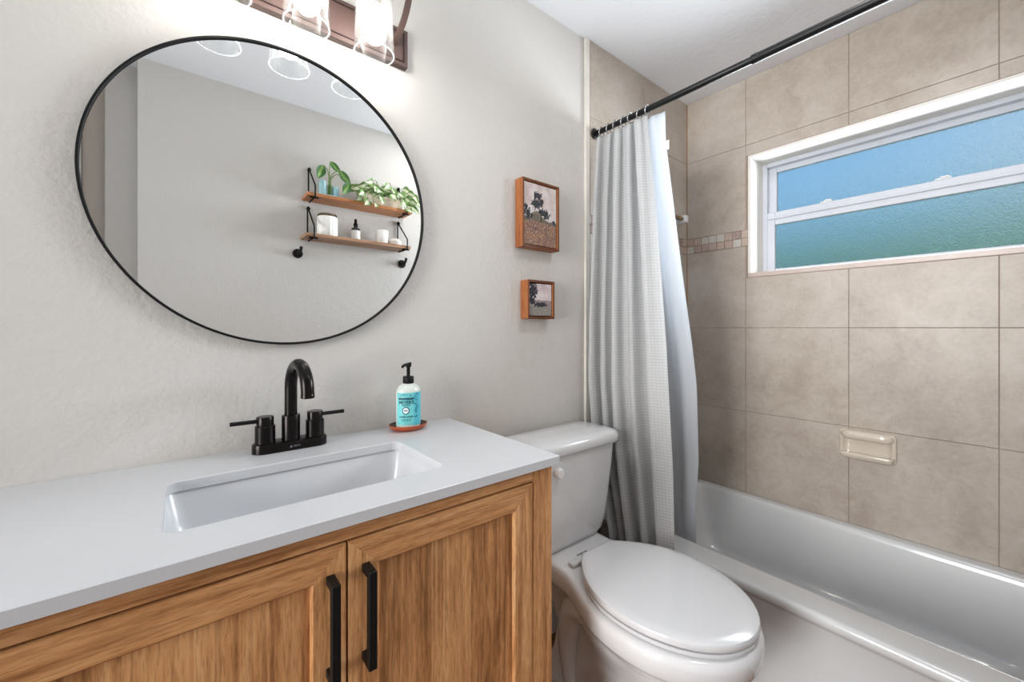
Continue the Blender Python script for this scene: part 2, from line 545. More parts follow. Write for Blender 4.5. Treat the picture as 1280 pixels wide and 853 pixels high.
# ================================================================== SETTING
# window opening
WY0, WY1, WZ0, WZ1 = -1.27, -0.331, 1.424, 2.034
WD_ = 0.22
struct('floor', bxo(XL - 0.6, XW + 0.3, -1.85, 0.1, FZ - 0.08, FZ), M['floor_wood'])
struct('ceiling', bxo(XL - 0.6, XW + 0.3, -1.85, 0.1, CZ, CZ + 0.08), M['ceil'])
struct('wall_back', bxo(XL - 0.6, XW + WD_, 0.0, 0.12, FZ, CZ), M['wall'])
bm = nb()
box(bm, -0.167, XW + WD_, YF - 0.12, YF, FZ, CZ)
box(bm, XL - 0.6, -0.167, YF - 0.33, YF - 0.21, FZ, CZ)
box(bm, -0.287, -0.167, YF - 0.21, YF - 0.12, FZ, CZ)
struct('wall_front', bm, M['wall'])
# left wall with an opening for the added fill light
bm = nb()
box(bm, XL - 0.12, XL, -0.26, 0.0, FZ, CZ); box(bm, XL - 0.12, XL, YF - 0.21, -1.18, FZ, CZ)
box(bm, XL - 0.12, XL, -1.18, -0.26, 2.29, CZ)
struct('wall_left', bm, M['wall'])
bm = nb()
box(bm, XW + 0.003, XW + WD_, YF, WY0, FZ, CZ); box(bm, XW + 0.003, XW + WD_, WY1, 0.0, FZ, CZ)
box(bm, XW + 0.003, XW + WD_, WY0, WY1, FZ, WZ0); box(bm, XW + 0.003, XW + WD_, WY0, WY1, WZ1, CZ)
wr = struct('wall_right', bm, M['grout'])

def minus(r, h):
    y0, y1, z0, z1 = r; a0, a1, b0, b1 = h
    if y1 <= a0 or y0 >= a1 or z1 <= b0 or z0 >= b1: return [r]
    o = []
    if z0 < b0: o.append((y0, y1, z0, b0))
    if z1 > b1: o.append((y0, y1, b1, z1))
    zz0, zz1 = max(z0, b0), min(z1, b1)
    if y0 < a0: o.append((y0, a0, zz0, zz1))
    if y1 > a1: o.append((a1, y1, zz0, zz1))
    return [q for q in o if q[1] - q[0] > 0.012 and q[3] - q[2] > 0.012]
G = 0.0011
rows = [(0.339, 0.750), (0.750, 1.171), (1.171, 1.583), (1.665, 2.090), (2.090, CZ)]
colsY = [(-0.320, -0.012), (-0.729, -0.320), (-1.140, -0.729), (YF, -1.140)]
colsX = [(1.375, 1.785), (1.785, XW)]
bm = nb()
for z0, z1 in rows:
    for y0, y1 in colsY:
        for q in minus((y0, y1, z0, z1), (WY0, WY1, WZ0, WZ1)):
            box(bm, XW, XW + 0.0075, q[0] + G, q[1] - G, q[2] + G, q[3] - G, 0.001, 1)
struct('tile_field', bm, M['tile'], wr)
# mosaic border, two courses of small squares
def border(bm, a0, a1, put):
    s = 0.041; k = 0; a = a1
    while a > a0 + 0.006:
        b = max(a - s, a0)
        for j in range(2):
            rnd = random.random()
            mi = 0 if rnd < 0.32 else 1 if rnd < 0.52 else 2 if rnd < 0.76 else 3
            put(bm, b + 0.0012, a - 0.0012, 1.583 + j * s + 0.0012, 1.583 + (j + 1) * s - 0.0012, mi)
        a = b; k += 1
bm = nb()
border(bm, WY1, -0.012, lambda bm, a, b, c, d, mi: box(bm, XW - 0.001, XW + 0.0075, a, b, c, d, 0.001, 1, mi))
border(bm, YF, WY0, lambda bm, a, b, c, d, mi: box(bm, XW - 0.001, XW + 0.0075, a, b, c, d, 0.001, 1, mi))
struct('tile_border', bm, [M['mos_a'], M['mos_b'], M['mos_c'], M['mos_d']], wr)

bm = nb(); box(bm, 1.367, XW + 0.003, -0.0095, 0.0, 0.33, CZ)
tb = struct('wall_tile_back', bm, M['grout'])
bm = nb()
for z0, z1 in rows:
    for x0, x1 in colsX:
        box(bm, x0 + G, x1 - G, -0.012, -0.004, z0 + G, z1 - G, 0.001, 1)
struct('tile_field', bm, M['tile'], tb)
bm = nb()
border(bm, 1.375, XW, lambda bm, a, b, c, d, mi: box(bm, a, b, -0.013, -0.004, c, d, 0.001, 1, mi))
struct('tile_border', bm, [M['mos_a'], M['mos_b'], M['mos_c'], M['mos_d']], tb)
struct('trim_1', bxo(1.349, 1.3745, -0.0135, 0.0, FZ + 0.1, CZ, 0.003), M['caulk'])
bm = nb(); tube(bm, [(XW - 0.0005, -0.0125, 0.345), (XW - 0.0005, -0.0125, CZ - 0.003)], 0.004, 8)
struct('trim_2', bm, M['brown_grout'])
struct('baseboard_back', bxo(XL, 1.349, -0.014, 0.0, FZ, FZ + 0.105, 0.003), M['white_trim'])
bm = nb(); box(bm, -0.167, 1.42, YF, YF + 0.014, FZ, FZ + 0.105, 0.003)
struct('baseboard_front', bm, M['white_trim'])
# recess by the entry: steps added to give the corner shading, taupe facing, white door trim
bm = nb(); box(bm, -0.262, -0.167, YF - 0.21, YF - 0.19, FZ, CZ - 0.001, 0.002); box(bm, -0.205, -0.167, YF - 0.19, YF - 0.17, FZ, CZ - 0.001, 0.002)
struct('recess_shade_steps', bm, M['taupe'])
bm = nb(); box(bm, -0.372, -0.262, YF - 0.21, YF - 0.204, FZ, CZ - 0.001)
struct('trim_4', bm, M['taupe'])
bm = nb(); box(bm, -0.47, -0.374, YF - 0.21, YF - 0.18, FZ, 2.12, 0.004)
struct('trim_5', bm, M['white_trim'])

# ------------------------------------------------------------------ window
win = thing('window_1', 'white single hung frosted window above the bathtub', None, (XW + 0.15, (WY0 + WY1) / 2, WZ0))
win['kind'] = 'structure'
XF = 2.355                                   # room-side face of the window frame
bm = nb()                                    # plastered reveal around the opening
box(bm, XW + 0.001, XF + 0.06, WY1 - 0.012, WY1, WZ0, WZ1); box(bm, XW + 0.001, XF + 0.06, WY0, WY0 + 0.012, WZ0, WZ1)
box(bm, XW + 0.001, XF + 0.06, WY0 + 0.012, WY1 - 0.012, WZ1 - 0.012, WZ1)
struct('reveal', bm, M['reveal'], win)
struct('sill', bxo(XW - 0.004, XF + 0.04, WY0 + 0.001, WY1 - 0.001, WZ0 - 0.001, WZ0 + 0.022, 0.003), M['sill_stone'], win)
y0, y1, z0, z1 = WY0 + 0.012, WY1 - 0.012, WZ0 + 0.022, WZ1 - 0.012
def ring_frame(x0, x1, y0, y1, z0, z1, t, tb=None, tt=None, bev=0.003):
    bm = nb(); tb = tb or t; tt = tt or t
    box(bm, x0, x1, y0, y0 + t, z0, z1, bev); box(bm, x0, x1, y1 - t, y1, z0, z1, bev)
    box(bm, x0, x1, y0 + t, y1 - t, z0, z0 + tb, bev); box(bm, x0, x1, y0 + t, y1 - t, z1 - tt, z1, bev)
    return bm
struct('outer_frame', ring_frame(XF, XF + 0.07, y0, y1, z0, z1, 0.022, 0.014, 0.022), M['vinyl'], win)
us = struct('upper_sash', ring_frame(XF + 0.030, XF + 0.055, y0 + 0.020, y1 - 0.020, 1.715, z1 - 0.020, 0.036, 0.04, 0.028), M['vinyl'], win)
struct('pane', bxo(XF + 0.038, XF + 0.044, y0 + 0.05, y1 - 0.05, 1.735, z1 - 0.045), M['frosted'], us)
ls = struct('lower_sash', ring_frame(XF + 0.004, XF + 0.030, y0 + 0.020, y1 - 0.020, z0 + 0.012, 1.765, 0.036, 0.016, 0.066), M['vinyl'], win)
struct('pane', bxo(XF + 0.012, XF + 0.018, y0 + 0.05, y1 - 0.05, z0 + 0.024, 1.705), M['frosted'], ls)
bm = nb(); box(bm, XF - 0.006, XF + 0.012, y0 + 0.024, y1 - 0.024, 1.728, 1.740, 0.003)
struct('sash_lip', bm, M['vinyl'], ls)
for yl in (-0.613, -0.992):
    bm = nb(); box(bm, XF + 0.006, XF + 0.028, yl - 0.024, yl + 0.024, 1.7655, 1.772, 0.003); lathe(bm, [(0.010, 0), (0.010, 0.006), (0.006, 0.008)], (XF + 0.017, yl, 1.772), 12)
    box(bm, XF + 0.002, XF + 0.012, yl - 0.02, yl + 0.004, 1.772, 1.777, 0.002)
    struct('sash_lock', bm, M['wh_plastic'], ls)

# greenery outside, seen through the frosted panes
bm = nb()
bmesh.ops.create_icosphere(bm, subdivisions=6, radius=1.0)
for v in bm.verts:
    d = 1 + 0.05 * noise.noise(v.co * 2.3) + 0.05 * noise.noise(v.co * 7.0) + 0.04 * noise.noise(v.co * 16.0)
    q = [math.copysign(abs(c) ** 0.5, c) for c in v.co]
    v.co = Vector((q[0] * 0.7 * d + 4.7, q[1] * 4.2 * d - 1.2, max(q[2], -0.5) * 1.35 * d + 0.60))
tag(obj('hedge', bm, M['hedge'], smooth=60), 'green hedge outside, blurred by the frosted window glass', 'hedge')

# ================================================================== BATHTUB
def tub():
    Y0, Y1 = YF + 0.001, -0.0135
    X1 = XW - 0.001
    def r(x0, z, rad=0.004): return rr(x0, X1, Y0, Y1, rad, z, 8)
    rings = [r(1.458, FZ + 0.001), r(1.458, 0.040), r(1.446, 0.046), r(1.446, 0.06), r(1.4465, 0.20), r(1.446, 0.292), r(1.440, 0.302), r(1.4325, 0.308), r(1.430, 0.316), r(1.430, 0.326), r(1.4325, 0.334), r(1.438, 0.3385), r(1.447, 0.340, 0.012)]
    def q(x0, x1, y0, y1, rad, z): return rr(x0, x1, y0, y1, rad, z, 8)
    rings += [q(1.530, X1 - 0.035, Y0 + 0.05, Y1 - 0.05, 0.07, 0.340), q(1.541, X1 - 0.042, Y0 + 0.057, Y1 - 0.057, 0.07, 0.338),
              q(1.549, X1 - 0.047, Y0 + 0.063, Y1 - 0.063, 0.07, 0.331), q(1.555, X1 - 0.050, Y0 + 0.068, Y1 - 0.070, 0.07, 0.315),
              q(1.585, X1 - 0.075, Y0 + 0.12, Y1 - 0.11, 0.09, 0.13), q(1.600, X1 - 0.09, Y0 + 0.15, Y1 - 0.135, 0.10, 0.07),
              q(1.625, X1 - 0.115, Y0 + 0.19, Y1 - 0.17, 0.10, 0.035), q(1.67, X1 - 0.16, Y0 + 0.24, Y1 - 0.22, 0.10, 0.02)]
    bm = nb(); loft(bm, rings)
    t = thing('bathtub', 'glossy white alcove bathtub along the tiled window wall', 'bathtub', (1.82, -0.7, FZ))
    obj('tub_shell', bm, M['tub'], t, smooth=50)
    bm = nb(); lathe(bm, [(0.0, 0.0), (0.034, 0.0), (0.036, 0.002), (0.026, 0.004), (0.0, 0.0035)], (1.83, -0.42, 0.0205), 24)
    obj('drain', bm, M['chrome'], t, smooth=40)
tub()

# ================================================================== VANITY
VX0, VX1, VYF = -0.258, 0.670, -0.497
VZT = CT - 0.0205
def vanity():
    t = thing('vanity_cabinet', 'brown oak vanity cabinet with two framed doors under the white worktop', 'cabinet', ((VX0 + VX1) / 2, -0.25, FZ))
    bm = nb()
    box(bm, VX0, VX0 + 0.018, VYF + 0.02, -0.003, FZ, VZT); box(bm, VX1 - 0.018, VX1, VYF + 0.02, -0.003, FZ, VZT)
    box(bm, VX0 + 0.018, VX1 - 0.018, VYF + 0.04, -0.003, 0.06, 0.078)
    box(bm, VX0 + 0.018, VX1 - 0.018, -0.012, -0.003, 0.078, VZT)
    obj('carcass', bm, M['oak_v'], t)
    bm = nb()
    bm.free()
    for a, b in ((VX0, -0.199), (0.611, VX1)):
        obj('corner_stile', bxo(a, b, VYF, VYF + 0.02, FZ, VZT, 0.0012, 1), M['oak_v'], t)
    for a, b in ((0.826, VZT), (FZ + 0.06, 0.085)):
        obj('face_rail', bxo(-0.199, 0.611, VYF, VYF + 0.02, a, b, 0.0012, 1), M['oak_h'], t)
    for side, (x0, x1) in enumerate(((-0.1965, 0.2042), (0.2078, 0.6082))):
        z0, z1 = 0.088, 0.8225
        yf, yb = VYF - 0.001, VYF + 0.018
        fw = 0.052; bv = 0.003; ch = 0.003
        def mitre(pts_out, pts_in, name_axis, mat):
            pass
        # four mitred frame members; each with a flat face, an inner bevel and an inner wall
        def member(a, b, c, d, a2, b2, mat, bm):
            # a,b outer corners; c,d start of bevel; a2,b2 inner corners (x,z)
            V = lambda p, y: bm.verts.new((p[0], y, p[1]))
            A, B, C_, D = V(a, yf), V(b, yf), V(c, yf), V(d, yf)
            E_, F_ = V(a2, yf + ch), V(b2, yf + ch)
            Ab, Bb, Eb, Fb = V(a, yb), V(b, yb), V(a2, yb), V(b2, yb)
            for q in ((A, B, D, C_), (C_, D, F_, E_), (E_, F_, Fb, Eb), (A, Ab, Bb, B), (Ab, Eb, Fb, Bb), (A, C_, E_, Eb, Ab), (B, Bb, Fb, F_, D)):
                bm.faces.new(q)
        m1 = fw - bv
        o = [(x0, z0), (x1, z0), (x1, z1), (x0, z1)]
        i1 = [(x0 + m1, z0 + m1), (x1 - m1, z0 + m1), (x1 - m1, z1 - m1), (x0 + m1, z1 - m1)]
        i2 = [(x0 + fw, z0 + fw), (x1 - fw, z0 + fw), (x1 - fw, z1 - fw), (x0 + fw, z1 - fw)]
        bmp = bxo(x0 + fw - 0.006, x1 - fw + 0.006, yf + 0.0085, yf + 0.0175, z0 + fw - 0.006, z1 - fw + 0.006)
        door = obj('door', bmp, M['oak_panel'], t)
        for k in range(4):
            j = (k + 1) % 4; bb = nb()
            member(o[k], o[j], i1[k], i1[j], i2[k], i2[j], None, bb)
            obj('door_rail' if k % 2 == 0 else 'door_stile', bb, M['oak_h'] if k % 2 == 0 else M['oak_v'], door)
        hx = 0.180 if side == 0 else 0.236
        bm = nb(); hz0, hz1 = 0.622, 0.780
        box(bm, hx - 0.0065, hx + 0.0065, yf - 0.036, yf - 0.023, hz0, hz1, 0.001, 1)
        for zz in (hz0, hz1 - 0.013):
            box(bm, hx - 0.0065, hx + 0.0065, yf - 0.024, yf - 0.0002, zz, zz + 0.013, 0.001, 1)
        obj('bar_handle', bm, M['matte_black'], door)
vanity()

# worktop with its sink cut-out
SX0, SX1, SY0, SY1 = -0.027, 0.437, -0.413, -0.160
def worktop():
    bm = nb()
    x0, x1, y0, y1, z0, z1 = -0.270, 0.681, -0.511, -0.0005, CT - 0.020, CT
    hole = rr(SX0, SX1, SY0, SY1, 0.022, 0, 5)
    ch = 0.0015
    def loop(pts, z): 
        vs = [bm.verts.new((p[0], p[1], z)) for p in pts]
        es = [bm.edges.new((vs[i], vs[(i + 1) % len(vs)])) for i in range(len(vs))]
        return vs, es
    o1 = [(x0 + ch, y0 + ch), (x1 - ch, y0 + ch), (x1 - ch, y1), (x0 + ch, y1)]
    o2 = [(x0, y0), (x1, y0), (x1, y1), (x0, y1)]
    hole2 = rr(SX0 + ch, SX1 - ch, SY0 + ch, SY1 - ch, 0.021, 0, 5)
    tv, te = loop(o1, z1); th, the = loop([(p[0], p[1]) for p in hole], z1)
    bmesh.ops.triangle_fill(bm, use_beauty=True, edges=te + the)
    bv, be = loop(o2, z0); bh, bhe = loop([(p[0], p[1]) for p in hole2], z0)
    bmesh.ops.triangle_fill(bm, use_beauty=True, edges=be + bhe)
    m, _ = loop(o2, z1 - ch); mh, _ = loop([(p[0], p[1]) for p in hole2], z1 - ch)
    for A, B in ((tv, m), (m, bv), (th, mh), (mh, bh)):
        n = len(A)
        for i in range(n):
            bm.faces.new((A[i], A[(i + 1) % n], B[(i + 1) % n], B[i]))
    tag(obj('worktop', bm, M['quartz'], origin=(0.205, -0.25, CT - 0.02)), 'white quartz worktop with a rectangular sink cut-out', 'worktop')
worktop()
def sink():
    t = thing('sink', 'white rectangular undermount sink set in the worktop', 'sink', (0.205, -0.287, 0.72))
    z = CT - 0.0203
    def q(d, zz, r): return rr(SX0 + d, SX1 - d, SY0 + d, SY1 - d, r, zz, 6)
    rings = [q(-0.02, z - 0.008, 0.03), q(-0.02, z, 0.03), q(-0.005, z, 0.026), q(-0.003, z - 0.004, 0.026), q(0.006, z - 0.06, 0.03), q(0.018, z - 0.100, 0.035), q(0.032, z - 0.118, 0.035), q(0.055, z - 0.126, 0.03), q(0.10, z - 0.129, 0.02),
             q(0.10, z - 0.137, 0.02), q(0.055, z - 0.134, 0.03), q(0.026, z - 0.124, 0.035), q(0.010, z - 0.104, 0.035), q(-0.003, z - 0.06, 0.03), q(-0.010, z - 0.012, 0.028)]
    bm = nb(); loft(bm, rings + [rings[0]], False, False)
    # basin floor
    for r_ in (rings[8], rings[9]):
        vs = [bm.verts.new(p) for p in r_]; bm.faces.new(vs)
    bmesh.ops.remove_doubles(bm, verts=bm.verts, dist=1e-6)
    obj('basin', bm, M['sink'], t, smooth=40)
    bm = nb(); lathe(bm, [(0, 0.0), (0.03, 0.0), (0.031, 0.002), (0.022, 0.003), (0.0, 0.001)], (0.205, -0.287, z - 0.1288), 24)
    obj('drain', bm, M['bronze_black'], t, smooth=40)
sink()

# ================================================================== TOILET
TX = 1.085; ROT = -0.036; TYB = -0.286
def tw(x, y):
    c, s = cos(ROT), sin(ROT)
    return TX - 0.006 + c * x - s * (y - TYB), TYB + s * x + c * (y - TYB)
def egg(yb, yf, hw, hwb, sm, z, nr=14, nf=24, pw=2.2, rear=None):
    L = yb - yf; ym = yb - L * sm
    right = []
    for k in range(nr):
        q = 1 - k / nr
        h = hwb + (hw - hwb) * (1 - q ** pw) if rear is None else rear(q)
        right.append((h, ym + (yb - ym) * q))
    front = [(hw * cos(pi * k / nf), ym - L * (1 - sm) * sin(pi * k / nf)) for k in range(nf + 1)]
    left = [(-a, b) for a, b in right][::-1]
    return [tw(a, b) + (z,) for a, b in right + front + left]
def toilet():
    t = thing('toilet', 'white two-piece toilet with its lid closed, between vanity and bathtub', 'toilet', (TX, -0.4, FZ))
    # bowl and pedestal
    def deckrear(w0, w1):
        def f(q):      # q 1 at the wall end, 0 at the widest place
            s = min(1.0, max(0.0, (1 - q - 0.42) / 0.58)); s = s * s * (3 - 2 * s) if s < 1 else 1
            return w0 + (w1 - w0) * (0.35 * s + 0.65 * sin(s * pi / 2))
        return f
    R = []
    def ring(z, yb, yf, hw, w0, sm=0.66): R.append(egg(yb, yf, hw, w0, sm, z, rear=deckrear(w0, hw)))
    ring(FZ + 0.0005, -0.13, -0.620, 0.118, 0.105, 0.55)
    ring(FZ + 0.020, -0.13, -0.618, 0.116, 0.103, 0.55)
    ring(FZ + 0.034, -0.14, -0.610, 0.106, 0.094, 0.55)
    ring(0.06, -0.16, -0.612, 0.098, 0.068, 0.55)
    ring(0.14, -0.17, -0.635, 0.100, 0.060, 0.55)
    ring(0.20, -0.15, -0.672, 0.126, 0.064, 0.58)
    ring(0.26, -0.09, -0.722, 0.164, 0.085, 0.62)
    ring(0.305, -0.055, -0.760, 0.190, 0.115, 0.65)
    ring(0.328, -0.05, -0.776, 0.199, 0.130, 0.655)
    ring(0.334, -0.05, -0.786, 0.208, 0.138, 0.66)
    ring(0.342, -0.05, -0.792, 0.213, 0.142, 0.66)
    ring(0.376, -0.05, -0.795, 0.215, 0.143, 0.66)
    ring(0.390, -0.052, -0.793, 0.213, 0.141, 0.66)
    ring(0.397, -0.058, -0.785, 0.205, 0.134, 0.66)
    ring(0.399, -0.07, -0.765, 0.186, 0.12, 0.66)
    bm = nb(); loft(bm, R)
    # trapway bulge on both flanks, foot flange behind
    for s in (-1, 1):
        pts = []
        for x, y, z in ((0.080, -0.50, 0.21), (0.092, -0.43, 0.265), (0.088, -0.35, 0.285), (0.076, -0.27, 0.25), (0.070, -0.235, 0.16), (0.072, -0.235, 0.06), (0.078, -0.26, -0.02)):
            a, b = tw(s * x, y); pts.append((a, b, z))
        p = smooth_path(pts, 5)
        tube(bm, p, [0.028 + 0.018 * sin(pi * min(1, k / len(p) * 1.2)) for k in range(len(p))], 14)
        a, b = tw(s * 0.098, -0.30)
        lathe(bm, [(0.060, 0.0), (0.060, 0.018), (0.052, 0.030), (0.02, 0.036), (0.0, 0.037)], (a, b, FZ + 0.0005), 24, sy=1.9)
    obj('bowl', bm, M['white_ceramic'], t, smooth=60)
    for s in (-1, 1):
        a, b = tw(s * 0.118, -0.30)
        bm = nb(); lathe(bm, [(0.014, 0), (0.014, 0.008), (0.010, 0.016), (0.0, 0.019)], (a, b, FZ + 0.032), 16)
        obj('bolt_cap', bm, M['white_ceramic'], t, smooth=50)
    # seat ring and lid
    def eg(off, z): return egg(TYB - 0.008 - off * 0.3, TYB - 0.5016 + off, 0.200 - off, 0.0726 - off * 0.5, 0.487, z)
    bm = nb(); loft(bm, [eg(0.014, 0.3993), eg(0.012, 0.4015), eg(0.004, 0.4025), eg(0.002, 0.405), eg(0.002, 0.410), eg(0.004, 0.4122), eg(0.014, 0.4130), eg(0.06, 0.4132), eg(0.11, 0.4133)])
    obj('seat', bm, M['seat'], t, smooth=40)
    bm = nb(); loft(bm, [eg(0.11, 0.4140), eg(0.014, 0.4142), eg(0.013, 0.4178), eg(0.002, 0.4185), eg(0.0, 0.421), eg(0.0, 0.431), eg(0.002, 0.4355), eg(0.008, 0.4380), eg(0.03, 0.4392), eg(0.07, 0.4398), eg(0.11, 0.4400)])
    obj('seat_lid', bm, M['seat'], t, smooth=40)
    for s in (-1, 1):
        a, b = tw(s * 0.088, TYB + 0.010)
        bm = nb(); box(bm, a - 0.022, a + 0.022, b - 0.018, b + 0.008, 0.3995, 0.412, 0.004)
        obj('hinge', bm, M['seat'], t, smooth=40)
    # tank
    def tr(hw, yf, yb, r, z): return rr(TX - hw, TX + hw, yf, yb, r, z, 8)
    bm = nb()
    loft(bm, [tr(0.118, -0.180, -0.045, 0.035, 0.3995), tr(0.150, -0.192, -0.038, 0.045, 0.404), tr(0.172, -0.200, -0.034, 0.05, 0.425), tr(0.186, -0.204, -0.030, 0.05, 0.47), tr(0.197, -0.207, -0.028, 0.048, 0.54), tr(0.208, -0.211, -0.026, 0.045, 0.64), tr(0.217, -0.214, -0.025, 0.042, 0.735)])
    obj('tank', bm, M['white_ceramic'], t, smooth=50)
    bm = nb()
    loft(bm, [tr(0.219, -0.216, -0.022, 0.044, 0.7345), tr(0.229, -0.226, -0.018, 0.05, 0.738), tr(0.232, -0.230, -0.016, 0.05, 0.746), tr(0.233, -0.231, -0.016, 0.05, 0.762), tr(0.230, -0.228, -0.018, 0.05, 0.772), tr(0.222, -0.220, -0.024, 0.048, 0.780), tr(0.20, -0.198, -0.045, 0.04, 0.786), tr(0.12, -0.15, -0.09, 0.02, 0.789)])
    obj('tank_lid', bm, M['white_ceramic'], t, smooth=50)
    bm = nb(); lathe(bm, [(0.012, 0), (0.012, -0.008), (0.017, -0.010), (0.018, -0.018), (0.014, -0.024), (0.0, -0.025)], (0.968, -0.2125, 0.688), 20, axis='Y')
    obj('flush_lever', bm, M['wh_plastic'], t, smooth=40)
    a, b = tw(-0.02, -0.247)
    bm = text_bm('KOHLER', 0.013, 0.0002); bm.transform(Matrix.Translation((a, b, 0.4003)) @ Matrix.Rotation(ROT, 4, 'Z'))
    obj('maker_mark', bm, M['black_ink'], t)
toilet()

# water supply by the toilet
def supply():
    t = thing('water_supply_valve', 'small metal shut-off valve with grey hose behind the toilet', 'valve', (1.25, 0.0, 0.25))
    bm = nb(); lathe(bm, [(0.0, 0), (0.03, 0), (0.03, -0.004), (0.012, -0.010), (0.012, -0.055), (0.0, -0.055)], (1.275, -0.0005, 0.26), 20, axis='Y')
    obj('valve_body', bm, M['chrome'], t, smooth=40)
    bm = nb(); lathe(bm, [(0.0, 0), (0.018, 0), (0.018, -0.012), (0.0, -0.014)], (1.275, -0.0555, 0.26), 16, axis='Y', sx=1.3, sy=0.8)
    obj('handle', bm, M['grey_plastic'], t, smooth=40)
    bm = nb(); tube(bm, smooth_path([(1.275, -0.045, 0.272), (1.292, -0.045, 0.32), (1.296, -0.07, 0.37), (1.29, -0.12, 0.392)], 6), 0.008, 10)
    obj('hose', bm, M['grey_plastic'], t, smooth=60)
supply()

# ================================================================== CURTAIN ROD, CURTAIN, LINER
RX, RZ = 1.405, 2.022
def rod():
    t = thing('curtain_rod', 'black telescoping shower curtain rod above the tub edge', 'curtain rod', (RX, -0.7, RZ))
    def cyl(y0, y1, r, name, m=M['gloss_black']):
        bm = nb(); lathe(bm, [(r * 0.9, y0), (r, y0 + 0.0015), (r, y1 - 0.0015), (r * 0.9, y1)], (RX, 0, RZ), 24, axis='Y')
        obj(name, bm, m, t, smooth=40)
    cyl(-0.72, -0.016, 0.0115, 'inner_tube')
    cyl(YF + 0.006, -0.66, 0.0140, 'outer_tube')
    cyl(-0.672, -0.650, 0.0150, 'collar')
    cyl(-0.0195, -0.0136, 0.024, 'end_cap'); cyl(YF + 0.0005, YF + 0.007, 0.024, 'end_cap')
rod()

def sheet(name, cols, rows_, f, mat, thick, closed=False):
    """grid surface f(u,v)->(x,y,z), with uv in metres, given a thickness"""
    me = bpy.data.meshes.new(name); bm = nb()
    uv = bm.loops.layers.uv.new('UVMap')
    P = [[Vector(f(i / cols, j / rows_)) for i in range(cols + 1)] for j in range(rows_ + 1)]
    U = []
    acc = 0; U.append(0)
    jm = rows_ // 2
    for i in range(cols):
        acc += (P[jm][i + 1] - P[jm][i]).length; U.append(acc)
    V = [[bm.verts.new(p) for p in r] for r in P]
    for j in range(rows_):
        for i in range(cols):
            fc = bm.faces.new((V[j][i], V[j][i + 1], V[j + 1][i + 1], V[j + 1][i]))
            for lp, (ii, jj) in zip(fc.loops, ((i, j), (i + 1, j), (i + 1, j + 1), (i, j + 1))):
                lp[uv].uv = (U[ii], P[jj][ii].z)
    bmesh.ops.solidify(bm, geom=bm.faces, thickness=thick)
    return bm

ZT, ZB = 2.000, 0.075
def curtain():
    t = thing('shower_curtain', 'white waffle-weave shower curtain gathered beside the toilet tank', 'shower curtain', (1.38, -0.2, ZB))
    NP = 5.0
    def f(u, v):
        z = ZT + (ZB - ZT) * v
        ya = interp(z, [0.0, 0.36, 0.70, 0.95, 1.3, 2.0], [-0.20, -0.16, -0.075, -0.050, -0.045, -0.040])
        yb = interp(z, [0.0, 0.36, 0.65, 1.1, 1.6, 1.85, 2.0], [-0.425, -0.408, -0.400, -0.372, -0.328, -0.300, -0.282])
        xc = interp(z, [0.0, 0.4, 1.0, 2.0], [1.370, 1.372, 1.376, RX - 0.008])
        # pleats: even under the rod; lower down the last ones open into one broad panel
        e1 = interp(z, [0.3, 1.2, 1.7, 2.0], [0.58, 0.66, 0.82, 1.0])
        ph = 2 * pi * NP * u
        # arc positions: map fold phase to place along the sheet
        s_ = u ** (1.0 + 0.9 * (1 - e1)) 
        fade = max(0.0, min(1.0, (u - 0.72) / 0.20)); fade = fade * fade * (3 - 2 * fade)
        m = 1.0 - fade * (1 - e1) * 2.2
        m = max(m, 0.08)
        amp = interp(z, [0.0, 0.4, 1.2, 1.8, 2.0], [0.030, 0.030, 0.028, 0.022, 0.015])
        var = 1.0 + 0.35 * sin(1.7 * ph / (2 * pi) * 2.1 + 0.6)
        sh = sin(ph + 0.4 * sin(2.6 * z + 3 * u))
        x = xc - amp * var * m * sh - 0.010 * fade * sin(pi * min(1, max(0, (u - 0.7) / 0.3))) 
        y = ya + (yb - ya) * s_ + 0.004 * m * sin(2 * ph)
        x -= 0.018 * (1 - u) * interp(z, [0.4, 1.2, 2.0], [1, 1, 0])
        if v < 0.03: z -= 0.007 * (1 + sin(ph)) * (1 - v / 0.03)
        return (x, min(y, -0.0165), z)
    bm = sheet('curtain', 200, 90, f, M['waffle'], 0.0016)
    obj('fabric', bm, M['waffle'], t, smooth=180)
    return f
cf = curtain()
def liner():
    t = thing('shower_curtain_liner', 'smooth white curtain liner hanging inside the tub edge', 'curtain liner', (1.46, -0.35, 0.3))
    zt, zb = 1.998, 0.285
    def f(u, v):
        z = zt + (zb - zt) * v
        ya = interp(z, [0.3, 2.0], [-0.10, -0.05])
        yb = interp(z, [0.28, 0.36, 0.50, 0.66, 0.95, 1.1, 1.4, 1.65, 1.88, 1.95, 2.0], [-0.375, -0.385, -0.399, -0.415, -0.419, -0.408, -0.378, -0.356, -0.336, -0.337, -0.338])
        xc = interp(z, [0.3, 0.45, 1.95, 2.0], [1.585, 1.548, RX + 0.026, RX + 0.022])
        amp = interp(z, [0.3, 1.2, 2.0], [0.012, 0.014, 0.008]) * (1 - 0.8 * max(0, (u - 0.7) / 0.3))
        x = xc + amp * sin(2 * pi * 4.2 * u + 0.8 * z)
        return (x, ya + (yb - ya) * u, z)
    bm = sheet('liner', 90, 70, f, M['liner'], 0.0008)
    obj('fabric', bm, M['liner'], t, smooth=180)
    bm = nb(); p = f(1.0, 0.065); box(bm, p[0] - 0.001, p[0] + 0.001, p[1] - 0.012, p[1] + 0.004, p[2] - 0.035, p[2] + 0.0)
    obj('care_tag', bm, M['paper'], t)
liner()
